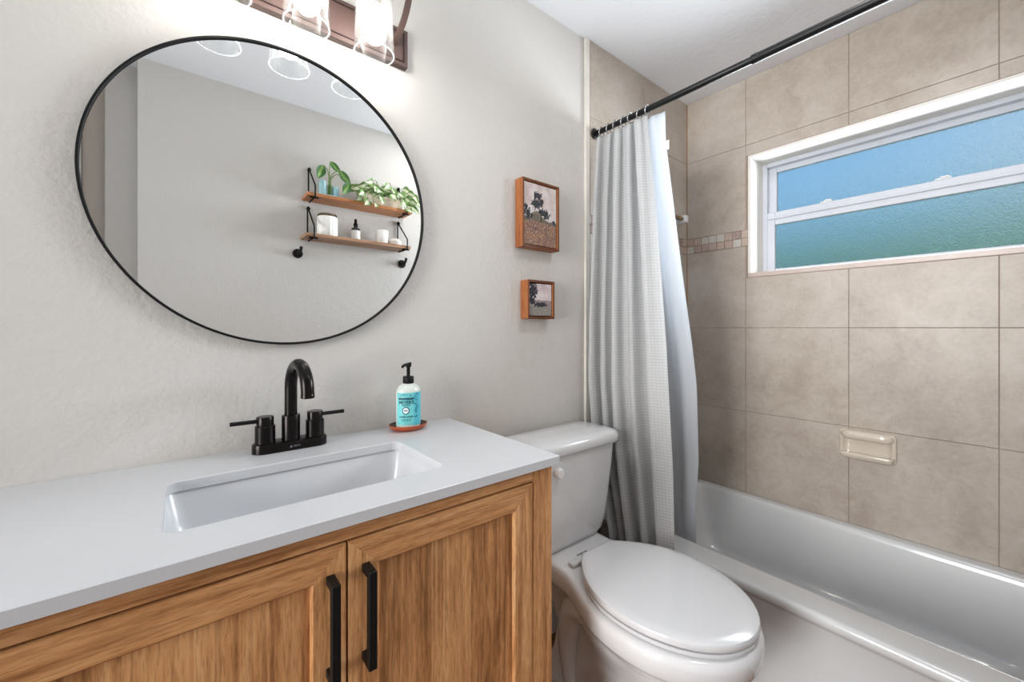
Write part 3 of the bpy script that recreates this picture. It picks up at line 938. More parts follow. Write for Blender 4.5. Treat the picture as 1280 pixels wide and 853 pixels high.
# rings along the rod
ring_lbl = ['first silver ring on the rod, nearest the wall', 'second silver ring on the rod from the wall', 'third silver ring on the rod from the wall', 'fourth silver ring on the rod from the wall', 'fifth silver ring on the rod from the wall', 'sixth silver ring on the rod from the wall', 'last silver ring on the rod, farthest from the wall']
proto = None
for k in range(7):
    y = -0.052 - k * 0.0375
    if proto is None:
        bm = nb()
        tube(bm, [(RX + 0.0185 * cos(a), 0.003 * sin(2 * a), RZ - 0.004 + 0.0205 * sin(a)) for a in [2 * pi * i / 24 for i in range(24)]], 0.0024, 8, closed=True)
        o = obj('curtain_ring', bm, M['chrome'], smooth=60, origin=(RX, 0, RZ)); proto = o
    else:
        o = proto.copy(); COL.objects.link(o)
    o.location = (RX, y, RZ)
    o.rotation_euler = (0, 0, random.uniform(-0.25, 0.25))
    tag(o, ring_lbl[k], 'curtain ring', 'silver rings holding the shower curtain')

# ================================================================== MIRROR
MXC, MZC, MR = 0.207, 1.503, 0.3745
def mirror():
    t = thing('wall_mirror', 'large round wall mirror with a thin black frame', 'mirror', (MXC, 0, MZC))
    bm = nb()
    lathe(bm, [(MR - 0.0055, -0.0005), (MR, -0.0005), (MR, -0.0195), (MR - 0.001, -0.0205), (MR - 0.0045, -0.0205), (MR - 0.0055, -0.0195), (MR - 0.0055, -0.0005)], (MXC, 0, MZC), 160, axis='Y')
    # open the frame's two caps
    for f in [f for f in bm.faces if len(f.verts) > 10]: bm.faces.remove(f)
    bmesh.ops.remove_doubles(bm, verts=bm.verts, dist=1e-6)
    obj('frame', bm, M['matte_black'], t, smooth=40)
    bm = nb(); lathe(bm, [(MR - 0.0058, -0.010), (MR - 0.0058, -0.015)], (MXC, 0, MZC), 160, axis='Y')
    obj('mirror_glass', bm, M['mirror'], t)
mirror()

# ================================================================== VANITY LIGHT
LXC = 0.228; LZ0, LZ1 = 1.957, 2.068; LXH = 0.300
SHX = (0.066, 0.228, 0.390); SHY = -0.118
def vanity_light():
    t = thing('vanity_light', 'reddish bronze three-bulb wall light above the round mirror', 'wall light', (LXC, 0, LZ0))
    bm = nb(); box(bm, LXC - LXH, LXC + LXH, -0.022, -0.0005, LZ0, LZ1, 0.002)
    obj('back_plate', bm, M['bronze'], t)
    bm = nb(); g = 0.012
    x0, x1, z0, z1 = LXC - LXH + g, LXC + LXH - g, LZ0 + g, LZ1 - g
    for a in ((x0, x1, z0, z0 + 0.003), (x0, x1, z1 - 0.003, z1), (x0, x0 + 0.003, z0, z1), (x1 - 0.003, x1, z0, z1)):
        box(bm, a[0], a[1], -0.0245, -0.0215, a[2], a[3])
    obj('plate_groove', bm, M['bronze_dark'], t)
    # arched end straps carrying the socket bar
    for s, nm in ((-1, 'l'), (1, 'r')):
        xs = LXC + s * (LXH - 0.045)
        P = smooth_path([(xs, -0.0225, 2.012), (xs, -0.058, 2.020), (xs, -0.098, 2.043), (xs, -0.126, 2.078), (xs, -0.137, 2.120), (xs, -0.132, 2.168), (xs, -0.118, 2.209)], 6)
        rings = []
        for i, p in enumerate(P):
            d = (P[min(i + 1, len(P) - 1)] - P[max(i - 1, 0)]).normalized(); ny, nz = -d.z, d.y
            h = 0.0035; wd = 0.008; y, z = p.y, p.z
            rings.append([(xs - wd, y + ny * h, z + nz * h), (xs + wd, y + ny * h, z + nz * h), (xs + wd, y - ny * h, z - nz * h), (xs - wd, y - ny * h, z - nz * h)])
        bm = nb(); loft(bm, rings)
        obj('arm', bm, M['bronze'], t, smooth=40)
    bm = nb(); box(bm, LXC - LXH + 0.03, LXC + LXH - 0.03, SHY - 0.012, SHY + 0.012, LZ0 + 0.252, LZ0 + 0.262, 0.002)
    obj('cross_bar', bm, M['bronze'], t)
    for x in SHX:
        bm = nb(); zt = LZ0 + 0.252
        lathe(bm, [(0.0, 0), (0.012, 0), (0.012, -0.09), (0.038, -0.098), (0.040, -0.140), (0.034, -0.143), (0.020, -0.146), (0.020, -0.192), (0.0, -0.192)], (x, SHY, zt), 24)
        so = obj('socket', bm, M['bronze'], t, smooth=40)
        z0 = 1.893
        bm = nb(); zt2 = zt - 0.128
        prof = [(0.041, zt2 - z0), (0.0455, zt2 - z0 - 0.008), (0.0465, zt2 - z0 - 0.03), (0.0480, 0.07), (0.050, 0.012), (0.0508, 0.003), (0.050, 0.0), (0.0482, 0.002), (0.0472, 0.013), (0.0452, 0.07), (0.0437, zt2 - z0 - 0.03), (0.0425, zt2 - z0 - 0.009), (0.041, zt2 - z0 - 0.003)]
        lathe(bm, prof, (x, SHY, z0), 48)
        for f in [f for f in bm.faces if len(f.verts) > 10]: bm.faces.remove(f)
        sg = obj('glass_shade', bm, M['shade_glass'], t, smooth=50)
        bm = nb(); tube(bm, [(x + 0.0496 * cos(2 * pi * k / 48), SHY + 0.0496 * sin(2 * pi * k / 48), z0 - 0.0012) for k in range(48)], 0.0016, 8, closed=True)
        obj('shade_rim', bm, M['shade_rim'], sg, smooth=60)
        bm = nb(); zb = zt - 0.192
        lathe(bm, [(0.0135, 0), (0.0140, -0.012), (0.019, -0.026), (0.028, -0.046), (0.031, -0.062), (0.028, -0.078), (0.018, -0.090), (0.0, -0.0945)], (x, SHY, zb - 0.0005), 28)
        obj('bulb', bm, M['bulb'], t, smooth=60)
vanity_light()

# ================================================================== FAUCET
def faucet():
    FX, FY = 0.206, -0.052
    z0 = CT + 0.0002
    t = thing('faucet', 'black two-handle bathroom faucet with a high arched spout', 'faucet', (FX, FY, CT))
    bm = nb()
    def stad(hl, r, z): 
        p = []
        for k in range(25): a = -pi / 2 + pi * k / 24; p.append((FX + hl + r * cos(a), FY + r * sin(a), z))
        for k in range(25): a = pi / 2 + pi * k / 24; p.append((FX - hl + r * cos(a), FY + r * sin(a), z))
        return p
    loft(bm, [stad(0.056, 0.0265, z0), stad(0.056, 0.0265, z0 + 0.018), stad(0.056, 0.0255, z0 + 0.021), stad(0.056, 0.023, z0 + 0.0225)])
    obj('base_plate', bm, M['bronze_black'], t, smooth=40)
    zt = z0 + 0.0225
    bm = nb(); lathe(bm, [(0.0205, 0), (0.0205, 0.058), (0.0195, 0.060), (0.0145, 0.060)], (FX, FY, zt), 32)
    obj('spout_collar', bm, M['bronze_black'], t, smooth=40)
    yaw = 0.10
    R_ = 0.060; zc = 1.0235; pts = [(0, zt + 0.058), (0, zc - 0.03)]
    for k in range(25):
        a = pi * k / 24 * 0.985; pts.append((R_ - R_ * cos(a), zc + R_ * sin(a)))
    pts.append((pts[-1][0] + 0.0005, pts[-1][1] - 0.006))
    P = [(FX + d * sin(yaw), FY - d * cos(yaw), z) for d, z in pts]
    bm = nb(); tube(bm, P, 0.0142, 24)
    sp = obj('spout', bm, M['bronze_black'], t, smooth=50)
    p = Vector(P[-1]); bm = nb(); lathe(bm, [(0.0135, 0.002), (0.0147, 0.0), (0.0147, -0.008), (0.0125, -0.009), (0.012, -0.007), (0.0, -0.007)], (p.x, p.y, p.z), 24)
    obj('aerator', bm, M['bronze_black'], sp, smooth=40)
    for s in (-1, 1):
        hx = FX + s * 0.055
        bm = nb(); lathe(bm, [(0.0215, 0), (0.0215, 0.040), (0.0195, 0.0415), (0.0185, 0.0418), (0.0185, 0.061), (0.0175, 0.0625), (0.0, 0.063)], (hx, FY, zt), 32)
        h = obj('handle', bm, M['bronze_black'], t, smooth=40)
        bm = nb(); tube(bm, [(hx + s * 0.017, FY, zt + 0.0525), (hx + s * 0.070, FY - 0.004, zt + 0.0535)], 0.0048, 14)
        obj('lever', bm, M['matte_black'], h, smooth=40)
    # tiny maker's mark on the front of the base plate
    bm = nb()
    yf = FY - 0.0268
    tri = [(-0.0165, 0.0), (-0.0115, 0.0), (-0.014, 0.005)]
    for y_ in (0,):
        a = [bm.verts.new((FX + 0.010 + u, yf, z0 + 0.008 + v)) for u, v in tri]
        b = [bm.verts.new((FX + 0.010 + u, yf + 0.0006, z0 + 0.008 + v)) for u, v in tri]
        bm.faces.new(a); bm.faces.new(b)
        for i in range(3): bm.faces.new((a[i], a[(i + 1) % 3], b[(i + 1) % 3], b[i]))
    tx = text_bm('DELTA', 0.005, 0.0002)
    tx.transform(Matrix.Translation((FX + 0.0085, yf + 0.0002, z0 + 0.0103)) @ Matrix.Rotation(pi / 2, 4, 'X'))
    merge(bm, tx)
    obj('maker_mark', bm, M['grey_ink'], t)
faucet()

# ================================================================== SOAP BOTTLE ON SAUCER
BX, BY = 0.513, -0.058
def saucer():
    t = thing('saucer', 'oval terracotta saucer under the soap bottle', 'dish', (BX, BY, CT))
    bm = nb(); lathe(bm, [(0.0, 0.0003), (0.040, 0.0003), (0.052, 0.008), (0.0575, 0.015), (0.0575, 0.0165), (0.0555, 0.0165)], (BX, BY, CT), 48, sy=0.80)
    for f in [f for f in bm.faces if len(f.verts) > 10 and f.calc_center_median().z > CT + 0.01]: bm.faces.remove(f)
    obj('dish_body', bm, M['terracotta'], t, smooth=50)
    bm = nb(); lathe(bm, [(0.0555, 0.0165), (0.050, 0.0100), (0.038, 0.0040), (0.0, 0.0035)], (BX, BY, CT), 48, sy=0.80)
    for f in [f for f in bm.faces if len(f.verts) > 10 and f.calc_center_median().z > CT + 0.01]: bm.faces.remove(f)
    obj('dish_lining', bm, M['saucer_in'], t, smooth=50, label='dark glazed inside')
saucer()
def soap():
    z0 = CT + 0.0045
    t = thing('soap_bottle', 'aqua-labelled hand soap bottle with a black pump', 'soap bottle', (BX, BY, z0))
    r0 = 0.0355; sy = 0.86
    face = math.atan2(-1.12, -0.60)              # the label's middle looks this way
    bm = nb(); lathe(bm, [(0.030, 0), (0.0345, 0.004), (r0, 0.012), (r0, 0.100), (0.0345, 0.112), (0.029, 0.122), (0.019, 0.129), (0.0145, 0.131), (0.0145, 0.134), (0.0, 0.134)], (BX, BY, z0), 48, sy=sy)
    obj('bottle', bm, M['soap'], t, smooth=40)
    def wrap(s, zz, d=0.0006):
        a = face + s / r0; r = r0 + d
        return (BX + r * cos(a), BY + r * sin(a) * sy, z0 + zz)
    def patch(s0, s1, za, zb, d, n=16):
        bm = nb(); a = []
        for k in range(n + 1):
            s = s0 + (s1 - s0) * k / n
            a.append([wrap(s, za, d), wrap(s, zb, d), wrap(s, zb, d - 0.0005), wrap(s, za, d - 0.0005)])
        loft(bm, a); return bm
    obj('label_panel', patch(-0.034, 0.020, 0.014, 0.106, 0.0007), M['label_teal'], t, smooth=60)
    side = obj('side_panel', patch(0.020, 0.060, 0.012, 0.106, 0.0008), M['label_blue'], t, smooth=60)
    bm = patch(-0.026, 0.020, 0.086, 0.092, 0.0012)
    def put(txt, size, s, zz, d=0.0011):
        tb_ = text_bm(txt, size, 0.00015, bold=size * 0.035)
        bmesh.ops.subdivide_edges(tb_, edges=[e_ for e_ in tb_.edges if e_.calc_length() > 0.003], cuts=2)
        for v in tb_.verts:
            v.co = Vector(wrap(s + v.co.x, zz + v.co.y, d + v.co.z))
        return tb_
    merge(bm, put("MEYER'S", 0.0125, -0.002, 0.0785)); merge(bm, put('CLEAN DAY', 0.0046, -0.002, 0.0705))
    merge(bm, put('HAND SOAP', 0.0068, -0.003, 0.0375))
    ringb = nb(); A = []
    for k in range(33):
        a = 2 * pi * k / 32
        A.append([wrap(-0.003 + r * cos(a), 0.0555 + r * sin(a), 0.0013 if r > 0.0095 else 0.0013) for r in (0.0082, 0.0108)])
    loft(ringb, A, False, False, False); merge(bm, ringb)
    obj('label_print', bm, M['ink'], t)
    dis = nb(); vs = [dis.verts.new(wrap(-0.003 + 0.0084 * cos(2 * pi * k / 24), 0.0555 + 0.0084 * sin(2 * pi * k / 24), 0.0012)) for k in range(24)]; c_ = dis.verts.new(wrap(-0.003, 0.0555, 0.0012))
    for k in range(24): dis.faces.new((vs[k], vs[(k + 1) % 24], c_))
    obj('label_disc', dis, M['white_ink'], t)
    bm = put("MRS", 0.0056, -0.003, 0.0555, 0.0014); obj('disc_print', bm, M['ink'], t); bm = nb()
    # faint leaves and small print
    for zz, tx in ((0.030, 'WITH ESSENTIAL OILS'), (0.026, '12.5 FL OZ (370 mL)')):
        merge(bm, put(tx, 0.0031, -0.003, zz))
    obj('small_print', bm, M['ink2'], t); bm = nb()
    rnd = random.Random(3)
    def leafdab(s, zz, sc, an):
        lb = nb(); q = []
        for u, v in ((0, 0), (0.5, 0.22), (1, 0), (0.5, -0.22)):
            q.append(lb.verts.new(wrap(s + sc * (u * cos(an) - v * sin(an)), zz + sc * (u * sin(an) + v * cos(an)), 0.0012)))
        lb.faces.new(q); return lb
    for k in range(34):
        merge(bm, leafdab(0.022 + rnd.random() * 0.010, 0.030 + 0.070 * rnd.random(), 0.006 + 0.003 * rnd.random(), rnd.uniform(0.2, 2.6)))
    for k in range(14):
        merge(bm, leafdab(-0.024 + rnd.random() * 0.040, 0.094 + 0.006 * rnd.random(), 0.005, rnd.uniform(0.2, 2.6)))
    obj('leaf_print', bm, M['ink2'], t)
    zt = z0 + 0.134
    bm = nb(); lathe(bm, [(0.0150, -0.004), (0.0158, -0.003), (0.0158, 0.014), (0.0145, 0.0165), (0.006, 0.017), (0.0, 0.017)], (BX, BY, zt), 28)
    pump = obj('pump_collar', bm, M['matte_black'], t, smooth=40)
    bm = nb(); lathe(bm, [(0.0052, 0.0), (0.0052, 0.026), (0.0085, 0.029), (0.0088, 0.036), (0.006, 0.038), (0.0, 0.038)], (BX, BY, zt + 0.0165), 20)
    a = radians(205); zz = zt + 0.0165
    d = Vector((cos(a), sin(a), 0))
    c = Vector((BX, BY, 0))
    tube(bm, [c + d * 0.000 + Vector((0, 0, zz + 0.034)), c + d * 0.016 + Vector((0, 0, zz + 0.0335)), c + d * 0.024 + Vector((0, 0, zz + 0.031)), c + d * 0.0265 + Vector((0, 0, zz + 0.027))], [0.006, 0.0045, 0.004, 0.0034], 12)
    tube(bm, [c - d * 0.0 + Vector((0, 0, zz + 0.034)), c - d * 0.010 + Vector((0, 0, zz + 0.037))], [0.006, 0.004], 10)
    obj('pump_head', bm, M['matte_black'], pump, smooth=50)
soap()

# ================================================================== FRAMED PICTURES
def picture(name, x0, x1, z0, z1, paint_fn, label, seed):
    t = thing(name, label, 'picture', ((x0 + x1) / 2, 0, (z0 + z1) / 2), 'small framed landscapes beside the mirror')
    d = 0.043; th = 0.0085
    bm = nb()
    box(bm, x0, x0 + th, -d, -0.0005, z0, z1, 0.0008, 1); box(bm, x1 - th, x1, -d, -0.0005, z0, z1, 0.0008, 1)
    box(bm, x0 + th, x1 - th, -d, -0.0005, z0, z0 + th, 0.0008, 1); box(bm, x0 + th, x1 - th, -d, -0.0005, z1 - th, z1, 0.0008, 1)
    bm.normal_update()
    for f in bm.faces:
        if f.calc_center_median().y < -d + 0.002: f.material_index = 1  # front faces get the shaded wood tone, sides the lit one
    obj('frame', bm, [M['frame_wood'], M['frame_shaded']], t)
    bm = nb(); box(bm, x0 + th, x1 - th, -0.012, -0.001, z0 + th, z1 - th)
    obj('backing', bm, M['frame_shaded'], t)
    g = 0.004; a0, a1, b0, b1 = x0 + th + g, x1 - th - g, z0 + th + g, z1 - th - g
    bm = nb(); box(bm, a0, a1, -d + 0.006, -0.0121, b0, b1)
    cl = bm.loops.layers.float_color.new('Col')
    for f in bm.faces:
        for lp in f.loops: lp[cl] = (0.55, 0.5, 0.48, 1)
    nx = 70; nz = int(nx * (b1 - b0) / (a1 - a0))
    V = [[bm.verts.new((a0 + (a1 - a0) * i / nx, -d + 0.0055, b0 + (b1 - b0) * j / nz)) for i in range(nx + 1)] for j in range(nz + 1)]
    for j in range(nz):
        for i in range(nx):
            f = bm.faces.new((V[j][i], V[j][i + 1], V[j + 1][i + 1], V[j + 1][i]))
            for lp in f.loops:
                u = (lp.vert.co.x - a0) / (a1 - a0); v = (lp.vert.co.z - b0) / (b1 - b0)
                lp[cl] = paint_fn(u, v)
    obj('canvas', bm, M['canvas'], t)
def nz3(u, v, s, o=0.0): return noise.fractal(Vector((u * s, v * s, o)), 1.0, 2.0, 4)
def mixc(a, b, f):
    f = max(0.0, min(1.0, f)); return tuple(x + (y - x) * f for x, y in zip(a, b))
def art_tall(u, v):
    n1 = nz3(u, v, 5, 1); n2 = nz3(u, v, 14, 2); n3 = nz3(u, v, 30, 4)
    sky = mixc(rgb(196, 178, 176), rgb(216, 206, 202), 0.5 + n1)
    if v < 0.62: sky = mixc(sky, rgb(214, 210, 210), 0.6)
    c = sky
    hor = 0.36 + 0.10 * (1 - u) * 0.4 + 0.02 * n1
    hill = 0.42 + 0.14 * math.exp(-((u - 0.36) / 0.22) ** 2) + 0.02 * n2
    if v < hill: c = mixc(rgb(96, 92, 84), rgb(132, 122, 108), 0.5 + n2)
    if v < hor: c = mixc(rgb(150, 116, 94), rgb(112, 88, 88), 0.5 + n2 * 1.6 + n1); c = mixc(c, rgb(190, 160, 132), max(0, 1.4 * n3 + 0.5 * n2))
    def blob(cx, cz, rx, rz): return ((u - cx) / rx) ** 2 + ((v - cz) / rz) ** 2 + 1.3 * n2 + 1.0 * n3 < 1
    tree = blob(0.40, 0.80, 0.12, 0.09) or blob(0.36, 0.68, 0.13, 0.10) or blob(0.50, 0.71, 0.08, 0.07) or blob(0.60, 0.56, 0.16, 0.055) or blob(0.68, 0.49, 0.09, 0.04) or blob(0.08, 0.52, 0.10, 0.12) or blob(0.16, 0.46, 0.08, 0.07) or blob(0.92, 0.42, 0.045, 0.045)
    if tree: c = mixc(rgb(44, 46, 54), rgb(78, 80, 84), 0.4 + n3)
    if abs(u - 0.46 - 0.25 * (0.62 - v) + 0.04 * n1) < 0.014 and 0.40 < v < 0.66: c = rgb(52, 46, 46)
    return c[:3] + (1.0,)
def art_small(u, v):
    n1 = nz3(u, v, 4, 7); n2 = nz3(u, v, 11, 8); n3 = nz3(u, v, 26, 9)
    c = mixc(rgb(196, 176, 182), rgb(220, 210, 208), 0.5 + n1)
    if v < 0.48 + 0.02 * n1: c = mixc(rgb(170, 152, 148), rgb(120, 112, 116), 0.5 + n2)
    if 0.30 < v < 0.38 + 0.02 * n2 and u < 0.75: c = mixc(rgb(206, 198, 184), rgb(120, 116, 106), 0.5 + n3)
    if v < 0.30 + 0.02 * n1: c = mixc(rgb(112, 108, 112), rgb(170, 164, 152), 0.5 + n3 * 1.4)
    def blob(cx, cz, rx, rz): return ((u - cx) / rx) ** 2 + ((v - cz) / rz) ** 2 + 1.1 * n2 + 0.8 * n3 < 1
    if blob(0.14, 0.78, 0.20, 0.28) or blob(0.10, 0.48, 0.14, 0.16) or blob(0.50, 0.34, 0.28, 0.075):
        c = mixc(rgb(40, 42, 52), rgb(72, 72, 80), 0.4 + n3)
    return c[:3] + (1.0,)
picture('framed_picture', 0.966, 1.156, 1.472, 1.727, art_tall, 'taller wood-framed landscape painting with a lone tree, upper of the two', 1)
picture('framed_picture', 0.992, 1.130, 1.205, 1.351, art_small, 'small square wood-framed landscape painting, lower of the two', 2)

# ================================================================== SOAP DISH AND TOWEL BAR ON THE TILES
def soap_dish():
    y0, y1, z0, z1 = -0.880, -0.700, 0.622, 0.742
    t = thing('ceramic_soap_dish', 'beige ceramic soap dish fixed to the tiled wall below the window', 'soap dish', (XW, (y0 + y1) / 2, z0))
    x = XW - 0.0003
    bm = nb()
    def yz(dy, dz, r, xx):
        p = rr(y0 + dy, y1 - dy, z0 + dz, z1 - dz, r, 0, 6); return [(xx, a, b) for a, b, _ in p]
    # plate with a recessed face
    loft(bm, [yz(0, 0, 0.016, x), yz(0, 0, 0.016, x - 0.010), yz(0.003, 0.003, 0.015, x - 0.014), yz(0.012, 0.012, 0.012, x - 0.015), yz(0.018, 0.018, 0.010, x - 0.006), yz(0.03, 0.03, 0.008, x - 0.005)])
    obj('back_plate', bm, M['beige_ceramic'], t, smooth=50)
    # rounded grab bar across the top
    bm = nb(); rings = []
    for k in range(13):
        s = k / 12; y = y0 + 0.006 + (y1 - y0 - 0.012) * s; e_ = min(1, min(s, 1 - s) * 6 + 0.35)
        rings.append([(x - 0.012 - 0.022 * e_ * (0.5 + 0.5 * cos(a)), y, z1 - 0.022 + 0.019 * e_ * sin(a) + 0.003) for a in [2 * pi * i / 16 for i in range(16)]])
    loft(bm, rings); obj('grip', bm, M['beige_ceramic'], t, smooth=60)
    # projecting tray with a lip and small ridges
    bm = nb()
    def tr(dx, dy, z, r=0.012): return rr(x - 0.050 + dx, x - 0.004, y0 + 0.004 + dy, y1 - 0.004 - dy, r, z, 6)
    loft(bm, [tr(0.020, 0.014, z0 + 0.001), tr(0.006, 0.004, z0 + 0.010), tr(0.0, 0.0, z0 + 0.026), tr(0.002, 0.002, z0 + 0.030), tr(0.007, 0.007, z0 + 0.028), tr(0.011, 0.011, z0 + 0.018)])
    for k in range(7):
        y = y0 + 0.036 + k * 0.018
        box(bm, x - 0.038, x - 0.016, y - 0.0025, y + 0.0025, z0 + 0.016, z0 + 0.0205, 0.001, 1)
    obj('tray', bm, M['beige_ceramic'], t, smooth=50)
soap_dish()
def towel_bar():
    z = 1.752
    t = thing('towel_bar', 'dull brass towel bar with white ceramic ends, mostly behind the curtain', 'towel bar', (1.85, -0.012, z))
    for x in (1.74, 2.085):
        bm = nb(); box(bm, x - 0.022, x + 0.022, -0.022, -0.0135, z - 0.030, z + 0.030, 0.004); box(bm, x - 0.016, x + 0.016, -0.078, -0.02, z - 0.020, z + 0.020, 0.006)
        obj('end_post', bm, M['white_ceramic'], t, smooth=40)
    bm = nb(); tube(bm, [(1.756, -0.056, z), (2.069, -0.056, z)], 0.011, 16)
    obj('bar', bm, M['brass'], t, smooth=40)
towel_bar()

# ================================================================== SHELVES ON THE FRONT WALL (seen in the mirror)
SHD = 0.142
def shelf(x0, x1, zb, mat, label, screws):
    t = thing('wall_shelf', label, 'shelf', ((x0 + x1) / 2, YF, zb), 'wooden wall shelves on black wire brackets')
    obj('board', bxo(x0, x1, YF + 0.001, YF + SHD, zb, zb + 0.018, 0.0015), mat, t)
    for x in screws:
        zs = zb + 0.182; r = 0.0042; yw = YF + 0.008; yf = YF + SHD + 0.0048
        p = [(x, YF + 0.012, zb - 0.0045), (x, yf - 0.004, zb - 0.0045), (x, yf, zb - 0.001), (x, yf, zb + 0.056), (x, YF + 0.022, zs - 0.012)]
        p += [(x, YF + 0.008 + 0.010 * cos(a), zs + 0.010 * sin(a)) for a in (0.5, 1.0, pi / 2, 2.2)]
        p += [(x - 0.004, yw, zs - 0.012), (x - 0.004, yw, zb + 0.0185)]
        bm = nb(); tube(bm, p, r, 10)
        tube(bm, [(x - 0.022, YF + SHD - 0.02, zb - 0.0045), (x + 0.022, YF + SHD - 0.02, zb - 0.0045)], r, 10)
        b = obj('bracket', bm, M['matte_black'], t, smooth=50)
        bm = nb(); lathe(bm, [(0.0, 0.0005), (0.010, 0.0005), (0.010, 0.014), (0.007, 0.017), (0.0, 0.017)], (x, YF, zs), 16, axis='Y')
        obj('screw_head', bm, M['matte_black'], b, smooth=40)
UB, LB = 1.893, 1.670
shelf(0.520, 1.128, UB, M['shelf_wood'], 'upper wooden wall shelf with two plants, seen in the mirror', (0.558, 1.092))
shelf(0.512, 1.118, LB, M['shelf_wood2'], 'lower wooden wall shelf with white toiletries, seen in the mirror', (0.553, 1.092))
YS = -1.325
UT, LT = UB + 0.0185, LB + 0.0185

def leaf(bm, uv, base, tip, width, bend, side_dir):
    """leaf blade from base to tip, folded along its midrib"""
    base, tip = Vector(base), Vector(tip); ax = tip - base; L = ax.length
    sd = Vector(side_dir); sd = (sd - ax.normalized() * sd.dot(ax.normalized())).normalized(); up = sd.cross(ax).normalized()
    n = 9; rows = []
    for i in range(n + 1):
        s = i / n; wd = width * (sin(pi * s ** 0.75) ** 0.9 if 0 < s < 1 else 0.02)
        c = base + ax * s + up * (bend * L * sin(pi * s))
        rows.append([(c + sd * (wd * k) + up * (abs(k) * wd * 0.28), (k + 1) / 2, s) for k in (-1, -0.5, 0, 0.5, 1)])
    V = [[bm.verts.new(p) for p, _, _ in r] for r in rows]
    for i in range(n):
        for k in range(4):
            f = bm.faces.new((V[i][k], V[i][k + 1], V[i + 1][k + 1], V[i + 1][k])); f.smooth = True
            for lp, (ii, kk) in zip(f.loops, ((i, k), (i, k + 1), (i + 1, k + 1), (i + 1, k))):
                lp[uv].uv = (rows[ii][kk][1], rows[ii][kk][2])

def vase_plant():
    x, y = 0.650, YS
    t = thing('plant_vase', 'pale blue vase with a few long green leaves on the upper shelf', 'potted plant', (x, y, UT))
    bm = nb()
    lathe(bm, [(0.0, 0), (0.050, 0), (0.052, 0.004), (0.050, 0.012), (0.030, 0.016), (0.0, 0.016)], (x, y, UT + 0.0003), 32, sy=0.7)
    for dx, h, r in ((-0.036, 0.098, 0.020), (0.034, 0.075, 0.018)):
        lathe(bm, [(r, 0.004), (r, h - 0.01), (r * 0.85, h - 0.003), (r * 0.5, h), (0.0, h)], (x + dx, y, UT), 24)
    obj('vase', bm, M['blue_glaze'], t, smooth=40)
    bm = nb(); lathe(bm, [(0.0, 0.0165), (0.015, 0.0165), (0.0155, 0.075), (0.0145, 0.075), (0.014, 0.019), (0.0, 0.019)], (x, y, UT), 24)
    obj('glass_tube', bm, M['vial_glass'], t, smooth=40)
    bm = nb(); top = Vector((x, y, UT + 0.125))
    tube(bm, smooth_path([(x, y, UT + 0.024), (x + 0.002, y, UT + 0.08), tuple(top)], 4), [0.009, 0.009, 0.0085, 0.0085, 0.008, 0.0075, 0.007, 0.0065, 0.006], 10)
    bml = nb(); uv = bml.loops.layers.uv.new('UVMap')
    for pth, tip, wd in (
        ([(x, y, UT + 0.11), (x - 0.014, y + 0.01, UT + 0.160), (x - 0.036, y + 0.016, UT + 0.178)], (x - 0.066, y + 0.02, UT + 0.096), 0.027),
        ([(x, y, UT + 0.11), (x + 0.000, y, UT + 0.17), (x + 0.004, y, UT + 0.215)], (x + 0.062, y + 0.012, UT + 0.155), 0.018),
        ([(x, y, UT + 0.11), (x + 0.020, y + 0.01, UT + 0.150), (x + 0.050, y + 0.016, UT + 0.168)], (x + 0.112, y + 0.026, UT + 0.096), 0.024),
        ([(x, y, UT + 0.10), (x + 0.030, y + 0.02, UT + 0.140), (x + 0.080, y + 0.03, UT + 0.128), (x + 0.102, y + 0.035, UT + 0.100)], (x + 0.060, y + 0.05, UT + 0.022), 0.027)):
        tube(bm, smooth_path(pth, 6), 0.0026, 8)
        ax = Vector(tip) - Vector(pth[-1]); leaf(bml, uv, pth[-1], tip, wd, -0.10, ax.cross(Vector((0.15, 1, -0.3))))
    obj('stem', bm, M['stem'], t, smooth=60)
    obj('leaves', bml, M['leaf'], t)
vase_plant()

